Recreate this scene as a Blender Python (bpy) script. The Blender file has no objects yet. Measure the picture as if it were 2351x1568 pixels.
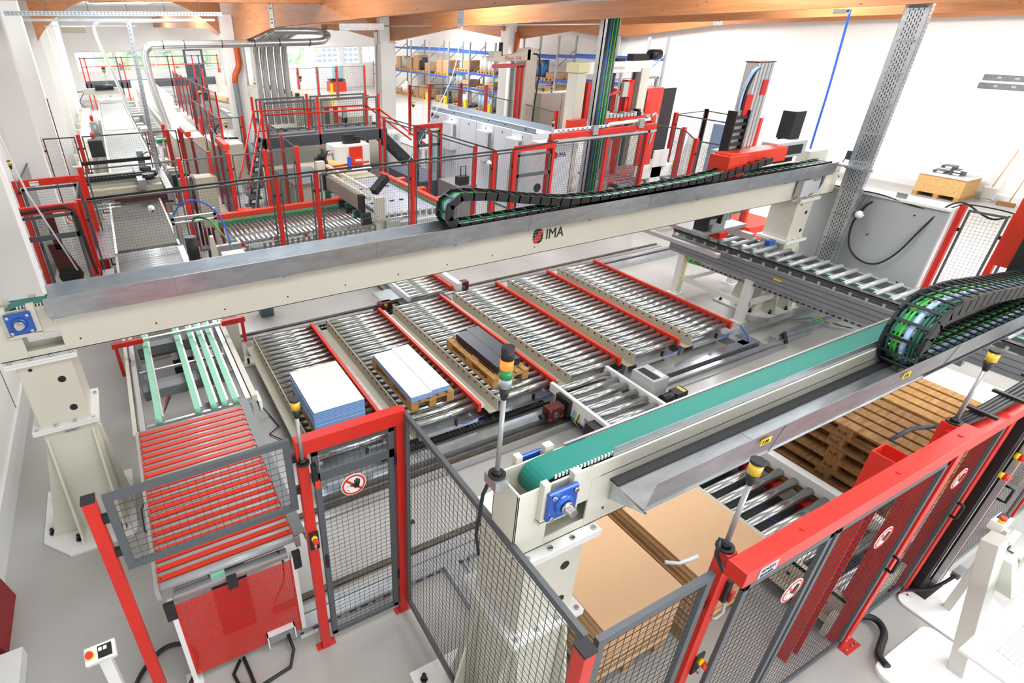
import bpy, math, random
from mathutils import Vector, Matrix
random.seed(4)
PI = math.pi
S = bpy.context.scene
COL = S.collection

# ---------------------------------------------------------------- camera
cd = bpy.data.cameras.new('camera'); cam = bpy.data.objects.new('camera', cd); COL.objects.link(cam)
FPX, YAW, PITCH, ROLL, CX, CY = 1280.2, 0.47092, 0.51009, -0.0062, 949.15, 778.78
fw = Vector((math.sin(YAW)*math.cos(PITCH), math.cos(YAW)*math.cos(PITCH), -math.sin(PITCH)))
rt = Vector((math.cos(YAW), -math.sin(YAW), 0)); up = rt.cross(fw)
r2 = rt*math.cos(ROLL) + up*math.sin(ROLL); u2 = -rt*math.sin(ROLL) + up*math.cos(ROLL)
m = Matrix((r2, u2, -fw)).transposed().to_4x4(); m.translation = (0, 0, 4.5)
cam.matrix_world = m
cd.sensor_width = 36; cd.sensor_fit = 'HORIZONTAL'; cd.lens = 36*FPX/2351
cd.shift_x = (2351/2 - CX)/2351; cd.shift_y = (CY - 1568/2)/2351
cd.clip_start = .05; cd.clip_end = 400
S.camera = cam

# ---------------------------------------------------------------- world, light, exposure
W = bpy.data.worlds.new('world'); S.world = W; W.use_nodes = True
bg = W.node_tree.nodes['Background']; bg.inputs[0].default_value = (.86, .93, 1, 1); bg.inputs[1].default_value = 3.0
S.view_settings.view_transform = 'Standard'; S.view_settings.look = 'None'
S.view_settings.gamma = 1; S.view_settings.exposure = -0.08
S.view_settings.use_curve_mapping = False
S.cycles.use_denoising = True
S.cycles.max_bounces = 7; S.cycles.diffuse_bounces = 4; S.cycles.glossy_bounces = 4
S.cycles.transparent_max_bounces = 12
S.cycles.sample_clamp_indirect = 6
S.cycles.caustics_reflective = False; S.cycles.caustics_refractive = False
def area(name, loc, sx, sy, power, rot=(0, 0, 0), col=(1, 1, 1)):
    l = bpy.data.lights.new(name, 'AREA'); l.shape = 'RECTANGLE'; l.size = sx; l.size_y = sy; l.energy = power; l.color = col
    o = bpy.data.objects.new(name, l); COL.objects.link(o); o.location = loc; o.rotation_euler = rot
    return o
# added fill at invented rooflights; daylight at the front window strip (built below)
CEILING_FILL = [(2.5, 1.2, 210), (9.0, -1.0, 420), (8.5, 6.5, 300), (15.5, 2.0, 640), (2.0, 10.5, 300), (16.5, 9.0, 760), (8.5, 15.0, 480), (1.5, 18.5, 460),
       (18.5, 18.0, 760), (12.8, 28.0, 820), (2.0, 29.0, 760), (18.0, 34.0, 900), (8.0, 40.0, 900), (2.0, 41.0, 860), (15.0, 45.0, 860)]
for i, (x, y, p) in enumerate(CEILING_FILL):
    area('added_ceiling_fill', (x, y, 5.86), 3.2, 2.0, p*1.0, col=(.95, .975, 1))
area('front_window_daylight', (6, -5.6, 2.9), 12, 2.6, 420, (math.radians(80), 0, 0), (.88, .94, 1))

# ---------------------------------------------------------------- materials
def lin(h):
    h = h.lstrip('#'); c = [int(h[i:i+2], 16)/255 for i in (0, 2, 4)]
    return tuple(x/12.92 if x <= .04045 else ((x+.055)/1.055)**2.4 for x in c) + (1,)
MC = {}
def mat(name, hexc, rough=.5, metal=0., noise=0., nscale=8., stretch=None, bump=0., emit=0., alpha=1., trans=0., spec=.5, hex2=None, coat=0.):
    if name in MC: return MC[name]
    m = bpy.data.materials.new(name); m.use_nodes = True; nt = m.node_tree; b = nt.nodes['Principled BSDF']
    c = lin(hexc); b.inputs['Base Color'].default_value = c
    b.inputs['Roughness'].default_value = rough; b.inputs['Metallic'].default_value = metal
    b.inputs['Specular IOR Level'].default_value = spec; b.inputs['Coat Weight'].default_value = coat
    if emit: b.inputs['Emission Color'].default_value = c; b.inputs['Emission Strength'].default_value = emit
    if alpha < 1: b.inputs['Alpha'].default_value = alpha
    if trans: b.inputs['Transmission Weight'].default_value = trans
    if noise or bump:
        tc = nt.nodes.new('ShaderNodeTexCoord'); mp = nt.nodes.new('ShaderNodeMapping'); nz = nt.nodes.new('ShaderNodeTexNoise')
        nt.links.new(tc.outputs['Object'], mp.inputs[0]); nt.links.new(mp.outputs[0], nz.inputs[0])
        nz.inputs['Scale'].default_value = nscale; nz.inputs['Detail'].default_value = 5
        if stretch: mp.inputs['Scale'].default_value = stretch
        if noise:
            rp = nt.nodes.new('ShaderNodeValToRGB'); rp.color_ramp.elements[0].position = .3; rp.color_ramp.elements[1].position = .7
            rp.color_ramp.elements[0].color = lin(hex2) if hex2 else tuple(x*(1-noise) for x in c[:3]) + (1,)
            rp.color_ramp.elements[1].color = c
            nt.links.new(nz.outputs[0], rp.inputs[0]); nt.links.new(rp.outputs[0], b.inputs['Base Color'])
        if bump:
            bp = nt.nodes.new('ShaderNodeBump'); bp.inputs['Strength'].default_value = bump; bp.inputs['Distance'].default_value = .01
            nt.links.new(nz.outputs[0], bp.inputs['Height']); nt.links.new(bp.outputs[0], b.inputs['Normal'])
    MC[name] = m
    return m
RED = mat('red_paint', '#d0271b', .38, noise=.12, nscale=5)
RED2 = mat('orange_red_paint', '#dc3519', .4)
DRED = mat('dark_red_gearbox', '#5d241c', .45, .3)
BEI = mat('beige_machine_paint', '#d6d3c4', .42, noise=.05, nscale=2)
BEID = mat('stone_beige_paint', '#c3bda8', .5, noise=.06, nscale=3)
WHT = mat('white_paint', '#e9e9e6', .45)
GRY = mat('grey_frame_paint', '#54585c', .5)
GRYD = mat('dark_grey_paint', '#3c4147', .55)
GRYP = mat('mid_grey_paint', '#84888b', .5)
LGRY = mat('light_grey_paint', '#b9bdbe', .5)
BLK = mat('black_plastic', '#17181a', .45)
BLK2 = mat('soft_black_rubber', '#232426', .7)
WIRE = mat('dark_wire', '#3a3d41', .5, .4)
ZNC = mat('zinc_roller', '#d3d8d6', .24, .92, noise=.28, nscale=5, stretch=(1, 6, 6), bump=.05)
GALV = mat('galvanised_sheet', '#c9cfd4', .3, .85, noise=.22, nscale=6, stretch=(1, 3, 3), bump=.04)
ALU = mat('aluminium_profile', '#d4d6d8', .3, .8)
ALUD = mat('dull_aluminium', '#a7a9a9', .42, .55)
STL = mat('bright_steel', '#c8c8c6', .22, 1.)
GROL = mat('grey_coated_roller', '#aeb1b3', .33, .25)
TEAL = mat('teal_belt', '#12796d', .45, noise=.06, nscale=14)
MINT = mat('mint_belt', '#8bd3b2', .5)
DBELT = mat('dark_grey_belt', '#5d5b52', .6, noise=.2, nscale=4)
GBELT = mat('light_grey_belt', '#a3a6a3', .6, noise=.08, nscale=3)
BLU = mat('blue_bearing_paint', '#1553ae', .3, coat=.4)
RBLU = mat('rack_blue', '#2b58ad', .45)
HOSE = mat('blue_hose', '#2b5fd0', .4)
CLR = mat('clear_blue_hose', '#9fc0e4', .15, coat=.6)
GRN = mat('green_cable', '#37b33a', .4)
DGRN = mat('dark_green_cable', '#1c5b4c', .45)
YEL = mat('yellow_plastic', '#f2cf1e', .4)
YELL = mat('amber_lens', '#d9b21c', .12, coat=1.)
WOOD = mat('pallet_wood', '#c99b5f', .75, noise=.3, nscale=5, stretch=(1, 6, 6), hex2='#a4763f')
WOOD2 = mat('old_pallet_wood', '#a87b48', .8, noise=.3, nscale=5, stretch=(1, 6, 6), hex2='#7c5630')
MDF = mat('tan_fibreboard', '#dcb48a', .6, noise=.04, nscale=30)
MDFE = mat('fibreboard_edge', '#ab8450', .8, noise=.4, nscale=60)
BWH = mat('white_laminate', '#ecebe6', .22)
BBL = mat('blue_board_edge', '#6f9fdc', .6)
BDK = mat('anthracite_laminate', '#454b57', .35)
BDKE = mat('black_board_edge', '#1b1b20', .6)
CARD = mat('brown_cardboard', '#b58e66', .8, noise=.1)
OSB = mat('strand_board', '#e0bb80', .7, noise=.35, nscale=26, stretch=(1, 1, 2.2), hex2='#bd8d4c')
SLEEVE = mat('terracotta_pipe', '#bf5526', .5)
GLS = mat('clear_plastic', '#e8eef2', .1, alpha=.35)
CABR = mat('bright_red_cabinet', '#e02a14', .25, coat=.3)
LIT = mat('lamp_tube', '#ffffff', .5, emit=6)
ORL = mat('lit_orange_lens', '#ff5a1e', .3, emit=3)
GRL = mat('green_lens', '#12853f', .15, coat=.6)
REL = mat('red_lens', '#8c1d14', .2, coat=.6)

def wallmat():
    m = bpy.data.materials.new('white_render'); m.use_nodes = True; nt = m.node_tree; b = nt.nodes['Principled BSDF']
    b.inputs['Roughness'].default_value = .85
    tc = nt.nodes.new('ShaderNodeTexCoord'); nz = nt.nodes.new('ShaderNodeTexNoise'); nz.inputs['Scale'].default_value = 1.2
    nt.links.new(tc.outputs['Object'], nz.inputs[0])
    rp = nt.nodes.new('ShaderNodeValToRGB'); rp.color_ramp.elements[0].color = lin('#efeeea'); rp.color_ramp.elements[1].color = lin('#f7f7f5')
    nt.links.new(nz.outputs[0], rp.inputs[0]); nt.links.new(rp.outputs[0], b.inputs['Base Color'])
    return m
WALL = wallmat()
def floormat():
    m = bpy.data.materials.new('grey_epoxy_floor'); m.use_nodes = True; nt = m.node_tree; b = nt.nodes['Principled BSDF']
    b.inputs['Roughness'].default_value = .38; b.inputs['Coat Weight'].default_value = .15; b.inputs['Coat Roughness'].default_value = .15
    tc = nt.nodes.new('ShaderNodeTexCoord'); n1 = nt.nodes.new('ShaderNodeTexNoise'); n1.inputs['Scale'].default_value = .7; n1.inputs['Detail'].default_value = 8
    n2 = nt.nodes.new('ShaderNodeTexNoise'); n2.inputs['Scale'].default_value = 60
    for n in (n1, n2): nt.links.new(tc.outputs['Object'], n.inputs[0])
    rp = nt.nodes.new('ShaderNodeValToRGB'); rp.color_ramp.elements[0].position = .35; rp.color_ramp.elements[1].position = .7
    rp.color_ramp.elements[0].color = lin('#a9a7a2'); rp.color_ramp.elements[1].color = lin('#bab9b6')
    nt.links.new(n1.outputs[0], rp.inputs[0]); nt.links.new(rp.outputs[0], b.inputs['Base Color'])
    bp = nt.nodes.new('ShaderNodeBump'); bp.inputs['Strength'].default_value = .06; bp.inputs['Distance'].default_value = .01
    nt.links.new(n2.outputs[0], bp.inputs['Height']); nt.links.new(bp.outputs[0], b.inputs['Normal'])
    return m
FLOOR = floormat()
def glulam():
    m = bpy.data.materials.new('glulam_timber'); m.use_nodes = True; nt = m.node_tree; b = nt.nodes['Principled BSDF']
    b.inputs['Roughness'].default_value = .5
    tc = nt.nodes.new('ShaderNodeTexCoord'); mp = nt.nodes.new('ShaderNodeMapping'); mp.inputs['Scale'].default_value = (1.5, .35, 5)
    n1 = nt.nodes.new('ShaderNodeTexNoise'); n1.inputs['Scale'].default_value = 3; n1.inputs['Detail'].default_value = 6
    n2 = nt.nodes.new('ShaderNodeTexVoronoi'); n2.inputs['Scale'].default_value = 2.2
    mp2 = nt.nodes.new('ShaderNodeMapping'); mp2.inputs['Scale'].default_value = (2, 1.6, 4)
    nt.links.new(tc.outputs['Object'], mp.inputs[0]); nt.links.new(mp.outputs[0], n1.inputs[0])
    nt.links.new(tc.outputs['Object'], mp2.inputs[0]); nt.links.new(mp2.outputs[0], n2.inputs[0])
    rp = nt.nodes.new('ShaderNodeValToRGB'); rp.color_ramp.elements[0].position = .3; rp.color_ramp.elements[1].position = .7
    rp.color_ramp.elements[0].color = lin('#a9683a'); rp.color_ramp.elements[1].color = lin('#b87c4e')
    nt.links.new(n1.outputs[0], rp.inputs[0])
    kr = nt.nodes.new('ShaderNodeValToRGB'); kr.color_ramp.elements[0].position = .05; kr.color_ramp.elements[1].position = .11
    kr.color_ramp.elements[0].color = lin('#5d2f14'); kr.color_ramp.elements[1].color = (1, 1, 1, 1)
    nt.links.new(n2.outputs['Distance'], kr.inputs[0])
    mx = nt.nodes.new('ShaderNodeMixRGB'); mx.blend_type = 'MULTIPLY'; mx.inputs[0].default_value = .8
    nt.links.new(rp.outputs[0], mx.inputs[1]); nt.links.new(kr.outputs[0], mx.inputs[2]); nt.links.new(mx.outputs[0], b.inputs['Base Color'])
    return m
TIM = glulam()

# ---------------------------------------------------------------- geometry helpers
class B:
    """collects shapes; done() links them as ONE mesh object"""
    def __init__(s): s.v = []; s.f = []; s.sm = []
    def quadbox(s, c):
        n = len(s.v); s.v += [tuple(p) for p in c]
        for f in ((0, 3, 2, 1), (4, 5, 6, 7), (0, 1, 5, 4), (1, 2, 6, 5), (2, 3, 7, 6), (3, 0, 4, 7)):
            s.f.append(tuple(n+i for i in f)); s.sm.append(False)
        return s
    def box(s, x0, x1, y0, y1, z0, z1):
        return s.quadbox([(x0, y0, z0), (x1, y0, z0), (x1, y1, z0), (x0, y1, z0), (x0, y0, z1), (x1, y0, z1), (x1, y1, z1), (x0, y1, z1)])
    def cb(s, c, d, rz=0):
        x, y, z = c; a, b, h = d[0]/2, d[1]/2, d[2]/2; co, si = math.cos(rz), math.sin(rz)
        P = []
        for zz in (-h, h):
            for px, py in ((-a, -b), (a, -b), (a, b), (-a, b)): P.append((x+px*co-py*si, y+px*si+py*co, z+zz))
        return s.quadbox(P)
    def bar(s, p, q, w, h, upv=(0, 0, 1)):
        p, q = Vector(p), Vector(q); d = (q-p)
        if d.length < 1e-6: return s
        d.normalize(); u = Vector(upv)
        if abs(d.dot(u)) > .99: u = Vector((0, 1, 0))
        sd = d.cross(u).normalized(); u = sd.cross(d).normalized()
        P = []
        for e in (p, q):
            P += [e - sd*w/2 - u*h/2, e + sd*w/2 - u*h/2, e + sd*w/2 + u*h/2, e - sd*w/2 + u*h/2]
        return s.quadbox(P)
    def cyl(s, p, q, r, n=14, r2=None):
        p, q = Vector(p), Vector(q); d = (q-p).normalized(); r2 = r if r2 is None else r2
        a = Vector((0, 0, 1)) if abs(d.z) < .9 else Vector((1, 0, 0)); e1 = d.cross(a).normalized(); e2 = d.cross(e1)
        k = len(s.v)
        for c, rr in ((p, r), (q, r2)):
            for i in range(n):
                t = 2*PI*i/n; s.v.append(tuple(c + (e1*math.cos(t) + e2*math.sin(t))*rr))
        for i in range(n):
            j = (i+1) % n; s.f.append((k+i, k+n+i, k+n+j, k+j)); s.sm.append(True)
        s.f.append(tuple(k+i for i in range(n))); s.sm.append(False)
        s.f.append(tuple(k+n+i for i in reversed(range(n)))); s.sm.append(False)
        return s
    def tube(s, pts, r, n=8):
        pts = [Vector(p) for p in pts]; k = len(s.v); N = len(pts); e1 = None
        for i, p in enumerate(pts):
            d = (pts[min(i+1, N-1)] - pts[max(i-1, 0)]).normalized()
            if e1 is None:
                a = Vector((0, 0, 1)) if abs(d.z) < .9 else Vector((1, 0, 0)); e1 = d.cross(a).normalized()
            e1 = (e1 - d*e1.dot(d)).normalized(); e2 = d.cross(e1)
            for j in range(n):
                t = 2*PI*j/n; s.v.append(tuple(p + (e1*math.cos(t) + e2*math.sin(t))*r))
        for i in range(N-1):
            for j in range(n):
                a, b = k+i*n+j, k+i*n+(j+1) % n; s.f.append((a, b, b+n, a+n)); s.sm.append(True)
        s.f.append(tuple(k+j for j in reversed(range(n)))); s.sm.append(False)
        s.f.append(tuple(k+(N-1)*n+j for j in range(n))); s.sm.append(False)
        return s
    def prism(s, poly, axis, a, b):
        """polygon extruded along axis; poly coordinates are the other two axes in xyz order"""
        k = len(s.v); n = len(poly)
        for t in (a, b):
            for (p, q) in poly: s.v.append({'x': (t, p, q), 'y': (p, t, q), 'z': (p, q, t)}[axis])
        s.f.append(tuple(k+i for i in range(n))); s.sm.append(False)
        s.f.append(tuple(k+n+i for i in reversed(range(n)))); s.sm.append(False)
        for i in range(n):
            j = (i+1) % n; s.f.append((k+i, k+n+i, k+n+j, k+j)); s.sm.append(False)
        return s
    def sphere(s, c, r, n=12, sq=1.):
        k = len(s.v); R = n//2
        for i in range(R+1):
            ph = PI*i/R
            for j in range(n):
                t = 2*PI*j/n; s.v.append((c[0]+r*math.sin(ph)*math.cos(t), c[1]+r*math.sin(ph)*math.sin(t), c[2]+r*sq*math.cos(ph)))
        for i in range(R):
            for j in range(n):
                a, b = k+i*n+j, k+i*n+(j+1) % n; s.f.append((a, a+n, b+n, b)); s.sm.append(True)
        return s
    def done(s, name, m, parent=None, bevel=0):
        me = bpy.data.meshes.new(name); me.from_pydata(s.v, [], s.f); me.materials.append(m)
        me.polygons.foreach_set('use_smooth', s.sm); me.validate(); me.update()
        import bmesh
        bm = bmesh.new(); bm.from_mesh(me); bmesh.ops.recalc_face_normals(bm, faces=bm.faces); bm.to_mesh(me); bm.free()
        o = bpy.data.objects.new(name, me); COL.objects.link(o)
        if parent is not None:
            o.parent = parent
            o.matrix_parent_inverse = Matrix.Translation(-parent.location if parent.parent is None else Vector((0, 0, 0)))
        if bevel:
            bv = o.modifiers.new('edge', 'BEVEL'); bv.width = bevel; bv.segments = 2; bv.limit_method = 'ANGLE'
        return o
def tag(o, label, cat, group=None, kind=None):
    if len(label.split()) > 16: print('LONG', label)
    o['label'] = label; o['category'] = cat
    if group: o['group'] = group
    if kind: o['kind'] = kind
    return o
def T(name, label, cat, loc=(0, 0, 0), group=None):
    o = bpy.data.objects.new(name, None); COL.objects.link(o); o.location = loc; o.empty_display_size = .1
    return tag(o, label, cat, group)
def struct(o, label=None):
    o['kind'] = 'structure'
    if label: o['label'] = label
    return o
def kids(o): return [c for c in COL.objects if c.parent == o]
def copy_tree(o, dx=0, dy=0, dz=0, label=None, rz=None):
    ks = TREE.get(o.name) or [(c, kids(c)) for c in kids(o)]
    TREE[o.name] = ks
    n = o.copy(); COL.objects.link(n); n.location = o.location + Vector((dx, dy, dz))
    if rz is not None: n.rotation_euler = (0, 0, rz)
    if label: n['label'] = label
    for c, gs in ks:
        c2 = c.copy(); COL.objects.link(c2); mi = c.matrix_parent_inverse.copy(); c2.parent = n; c2.matrix_parent_inverse = mi
        for g in gs:
            g2 = g.copy(); COL.objects.link(g2); mi = g.matrix_parent_inverse.copy(); g2.parent = c2; g2.matrix_parent_inverse = mi
    return n
TREE = {}
ORD = 'first second third fourth fifth sixth seventh eighth ninth tenth eleventh twelfth thirteenth fourteenth fifteenth sixteenth seventeenth eighteenth'.split()
def text(s, size, mtx, m, name, parent, ext=.001, sx=1.):
    cu = bpy.data.curves.new(name, 'FONT'); cu.body = s; cu.size = size; cu.extrude = ext; cu.align_x = 'LEFT'
    tmp = bpy.data.objects.new(name, cu); COL.objects.link(tmp)
    me = bpy.data.meshes.new_from_object(tmp); bpy.data.objects.remove(tmp)
    me.transform(Matrix.Diagonal((sx, 1, 1, 1))); me.transform(mtx); me.materials.clear(); me.materials.append(m)
    o = bpy.data.objects.new(name, me); COL.objects.link(o); o.parent = parent
    o.matrix_parent_inverse = Matrix.Translation(-parent.location if parent.parent is None else Vector((0, 0, 0)))
    return o
def frame_y(x, y, z): return Matrix(((1, 0, 0, x), (0, 0, -1, y), (0, 1, 0, z), (0, 0, 0, 1)))    # text standing on a face that looks towards -y
def frame_z(x, y, z): return Matrix(((1, 0, 0, x), (0, 1, 0, y), (0, 0, 1, z), (0, 0, 0, 1)))

def logo(x, y, z, s, parent, wd=True):
    """round grid emblem and lettering on a face that looks towards -y"""
    red = B(); blk = B(); rows = 5; R = s/2
    for i in range(rows):
        for j in range(4):
            u0, u1 = -R*.85 + j*R*.425+.06*R, -R*.85 + (j+1)*R*.425-.02*R
            v0, v1 = -R + i*R*.4+.04*R, -R + (i+1)*R*.4-.03*R
            def sq(u, v): k = math.sqrt(max(.12, 1-(abs(u)/R)**3*.5)); k2 = math.sqrt(max(.12, 1-(abs(v)/R)**3*.55)); return (x+u*k2, z+v*k)
            P = [sq(u0, v0), sq(u1, v0), sq(u1, v1), sq(u0, v1)]
            isred = (i, j) in ((0, 0), (0, 1), (1, 1), (2, 1), (2, 2), (3, 2), (4, 3), (1, 2), (3, 3), (1, 0))
            (red if isred else blk).prism(P, 'y', y-.004, y)
    red.done('emblem', RED, parent); blk.done('emblem', BLK, parent)
    if wd: text('IMA', s*.98, frame_y(x+s*.62, y-.003, z-R*.62), BLK, 'lettering', parent, sx=.9)

def wire(o, a, b, z0, z1, pitch, r):
    """steel mesh between floor points a and b"""
    a, b = Vector((a[0], a[1], 0)), Vector((b[0], b[1], 0)); L = (b-a).length; d = (b-a)/L
    n = max(1, int(round(L/pitch))); k = max(1, int(round((z1-z0)/pitch)))
    for i in range(1, n):
        p = a + d*(L*i/n); o.bar((p.x, p.y, z0), (p.x, p.y, z1), r*2, r*2)
    off = Vector((-d.y, d.x, 0))*r*2
    for i in range(1, k):
        z = z0+(z1-z0)*i/k; p, q = a+off, b+off; o.bar((p.x, p.y, z), (q.x, q.y, z), r*2, r*2)
    return o
def panel(parent, a, b, z0, z1, pitch=.05, r=.0011, fw_=.03, fd=.02, mid=None, name='panel', m=None):
    f = B(); m = m or GRY
    a3, b3 = Vector((a[0], a[1], 0)), Vector((b[0], b[1], 0)); d = (b3-a3).normalized(); h = fw_/2
    for z in [z0+h, z1-h] + (mid or []):
        f.bar((a[0], a[1], z), (b[0], b[1], z), fd, fw_)
    for p in (a3+d*h, b3-d*h): f.bar((p.x, p.y, z0+fw_), (p.x, p.y, z1-fw_), fw_ if abs(d.x) > .5 else fd, fd if abs(d.x) > .5 else fw_)
    o = f.done(name, m, parent)
    w = B(); wire(w, (a3+d*fw_).xy, (b3-d*fw_).xy, z0+fw_, z1-fw_, pitch, r); w.done('wire_mesh', WIRE, o)
    return o
def post(parent, x, y, z1=2.18, w=.07, m=None, cap=False, foot=True):
    p = B().box(x-w/2, x+w/2, y-w/2, y+w/2, 0, z1)
    if foot: p.box(x-w/2-.045, x+w/2+.045, y-w/2, y+w/2, 0, .008)
    o = p.done('post', m or RED, parent, .004 if w > .06 else 0)
    if cap: B().box(x-w/2-.002, x+w/2+.002, y-w/2-.002, y+w/2+.002, z1, z1+.014).done('end_cap', BLK2, o)
    return o
def fence(label, pts, z0=.15, z1=2.14, zp=2.18, pitch=.05, r=.0011, w=.07, skip=(), cap=False, clips=True, m=None, name='mesh_fence', group=None):
    t = T(name, label, 'fence', (pts[0][0], pts[0][1], 0), group)
    for (x, y) in pts: post(t, x, y, zp, w, cap=cap)
    c = B()
    for i in range(len(pts)-1):
        if i in skip: continue
        a, b = Vector(pts[i]), Vector(pts[i+1]); d = (b-a).normalized(); g = w/2+.03
        panel(t, a+d*g, b-d*g, z0, z1, pitch, r, m=m)
        for z in (z0+.3, z1-.3):
            for p, q in ((a+d*w/2, a+d*g), (b-d*g, b-d*w/2)): c.bar((p.x, p.y, z), (q.x, q.y, z), .02, .05)
    if clips and c.v: c.done('clip', BLK, t)
    return t
def beacon(label, x, y, z, h, kind='amber', group=None, r=.03, vis=True):
    t = T('signal_lamp', label, 'signal lamp', (x, y, z), group)
    B().cyl((x, y, z), (x, y, z+.012), .045, 16).cyl((x, y, z+.012), (x, y, z+.035), .028, 16, .02).done('base', BLK, t)
    B().cyl((x, y, z+.03), (x, y, z+h), .0125, 12).done('pole', ALUD, t)
    zz = z+h
    B().cyl((x, y, zz), (x, y, zz+.07), .014, 16, r).done('housing', BLK, t)
    zz += .07
    if kind == 'amber':
        B().cyl((x, y, zz), (x, y, zz+.06), r, 18).done('lens', YELL, t); zz += .06
        B().cyl((x, y, zz), (x, y, zz+.015), r+.002, 18).done('cap', BLK, t)
    else:
        for m in (GLS, GRL, ORL if kind == 'lit' else REL):
            B().cyl((x, y, zz), (x, y, zz+.045), r, 18).done('lens', m, t); zz += .048
        B().cyl((x, y, zz), (x, y, zz+.06), r, 18).done('cap', BLK, t)
    return t
def roller_set(t, x0, x1, ys, z, r, m, cut=None):
    """rollers lying along x; z is their top"""
    first = None
    for y in ys:
        if first is None: first = B().cyl((x0, y, z-r), (x1, y, z-r), r, 16).done('roller', m, t); y0 = y
        else:
            o = first.copy(); COL.objects.link(o); o.location = (0, y-y0, 0)
def sticker(t, x, y, z, w=.07, h=.04, m=None): B().box(x, x+w, y-.001, y, z, z+h).done('label_plate', m or WHT, t)
def hexbolt(b, p, q, r=.014): b.cyl(p, q, r, 6)

# ================================================================ THE HALL
XL, XR, YB, YF, ZC = -1.88, 22.3, 50.0, -6.0, 5.9
struct(B().box(XL-.4, XR+.4, YF-.3, YB+.4, -.3, 0).done('floor', FLOOR))
struct(B().box(XL-.4, XR+.4, YF-.3, YB+.4, ZC, ZC+.3).done('ceiling', WALL))
struct(B().box(XL-.35, XL, YF, YB, 0, ZC).done('wall_left', WALL))
struct(B().box(XR, XR+.35, YF, YB, 0, ZC).done('wall_right', WALL))
wb = B(); wb.box(XL, XR, YB, YB+.3, 0, 1.8).box(XL, XR, YB, YB+.3, 3.12, ZC)
WIN = [(-1.2, 1.3), (1.45, 2.6), (2.8, 4.2), (4.35, 6.3), (7.0, 8.8), (9.0, 11.4), (11.6, 13.3), (13.5, 15.6), (16.3, 18.6), (19.0, 20.4), (20.6, 22.1)]
e = XL
for a, b in WIN: wb.box(e, a, YB, YB+.3, 1.8, 3.12); e = b
wb.box(e, XR, YB, YB+.3, 1.8, 3.12)
struct(wb.done('wall_back', WALL))
for i, (a, b) in enumerate(WIN):
    w = struct(B().box(a, b, YB+.08, YB+.14, 1.8, 1.86).box(a, b, YB+.08, YB+.14, 3.06, 3.12).box(a, a+.06, YB+.08, YB+.14, 1.86, 3.06).box(b-.06, b, YB+.08, YB+.14, 1.86, 3.06)
               .box((a+b)/2-.025, (a+b)/2+.025, YB+.08, YB+.14, 1.86, 3.06).done('window_%d' % (i+1), WHT))
    B().box(a+.06, b-.06, YB+.105, YB+.112, 1.86, 3.06).done('pane', mat('window_glass', '#f4f8fb', .05, alpha=.12), w)
wf = B().box(XL, XR, YF-.3, YF, 0, 1.5).box(XL, XR, YF-.3, YF, 4.4, ZC).box(XL, 0, YF-.3, YF, 1.5, 4.4).box(12, XR, YF-.3, YF, 1.5, 4.4)
struct(wf.done('wall_front', WALL))
struct(B().box(0, 12, YF-.1, YF-.05, 1.5, 1.56).box(0, 12, YF-.1, YF-.05, 4.34, 4.4).box(3.97, 4.03, YF-.1, YF-.05, 1.5, 4.4).box(7.97, 8.03, YF-.1, YF-.05, 1.5, 4.4).done('window_12', WHT))
for i, (x, y, p) in enumerate(CEILING_FILL):
    struct(B().box(x-1.7, x+1.7, y-1.1, y-1.0, 5.8, ZC).box(x-1.7, x+1.7, y+1.0, y+1.1, 5.8, ZC).box(x-1.7, x-1.6, y-1, y+1, 5.8, ZC).box(x+1.6, x+1.7, y-1, y+1, 5.8, ZC).done('window_%d' % (i+13), WHT))  # frames of the invented rooflights, added around the ceiling fill lamps
# low plinth, wall piers and panel joints on the left wall
struct(B().box(XL, XL+.03, YF, YB, 0, .32).done('baseboard_left', WHT))
struct(B().box(XR-.03, XR, YF, YB, 0, .2).done('baseboard_right', WHT))
for i, y in enumerate((8.6, 13.9, 18.4, 23.3, 28.3, 34.5, 41.5)):
    struct(B().box(XL, -1.36, y, y+.42, 0, ZC).done('trim_%d' % (i+1), WALL))
jt = mat('panel_joint', '#6d6d68', .9)  # dark tone of the joint lines between wall panels
for i, y in enumerate((7.4, 12.2, 17.2, 22.0, 27.0, 33.0, 39.0)):
    struct(B().box(XL, XL+.004, y, y+.02, .3, ZC).done('trim_%d' % (i+10), jt))
# outside: what shows over the sills
def outside():
    gm = mat('sunlit_foliage', '#a9cc8c', .8, noise=.4, nscale=2, hex2='#dfe9cf')
    for i, (x, y, s) in enumerate(((6.5, 60, 3.2), (11.0, 61, 3.0), (13.5, 60, 2.8), (2.0, 62, 2.4), (19.0, 63, 2.5))):
        t = T('tree', 'pale green sunlit tree outside the back windows, %s from the left' % ORD[i], 'tree', (x, y, 0), 'trees outside the back windows')
        B().cyl((x, y, 0), (x, y, 2), .2, 8).done('trunk', WOOD2, t)
        c = B()
        for k in range(40):
            a, h = random.random()*2*PI, random.random(); rr = s*.5*math.sqrt(random.random())
            c.sphere((x+rr*math.cos(a)*1.6, y+rr*math.sin(a), 1.6+h*s), .5+random.random()*.35, 8)
        c.done('crown', gm, t)
    fm = mat('far_facade', '#dfe3ea', .8)
    for i, (x0, x1) in enumerate(((3.6, 7.5), (12.2, 19.8), (20.5, 28))):
        t = T('building', 'white building with rows of dark windows far behind the %s windows' % ('left', 'middle', 'right')[i], 'building', (x0, 66, 0))
        B().box(x0, x1, 66, 70, 0, 4.6).done('wall', fm, t)
        for r in range(6):
            w = B(); x = x0+.2
            while x < x1-.5: w.box(x, x+.42, 65.95, 66, 1.2+r*.52, 1.45+r*.52); x += .62
            w.done('window_row', mat('far_window', '#8f9bb0', .5), t)
    struct(B().box(-30, 60, YB+.4, 90, -.3, -.02).done('floor_outside', mat('pale_paving', '#d9d9d4', .8)))
outside()

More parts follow.
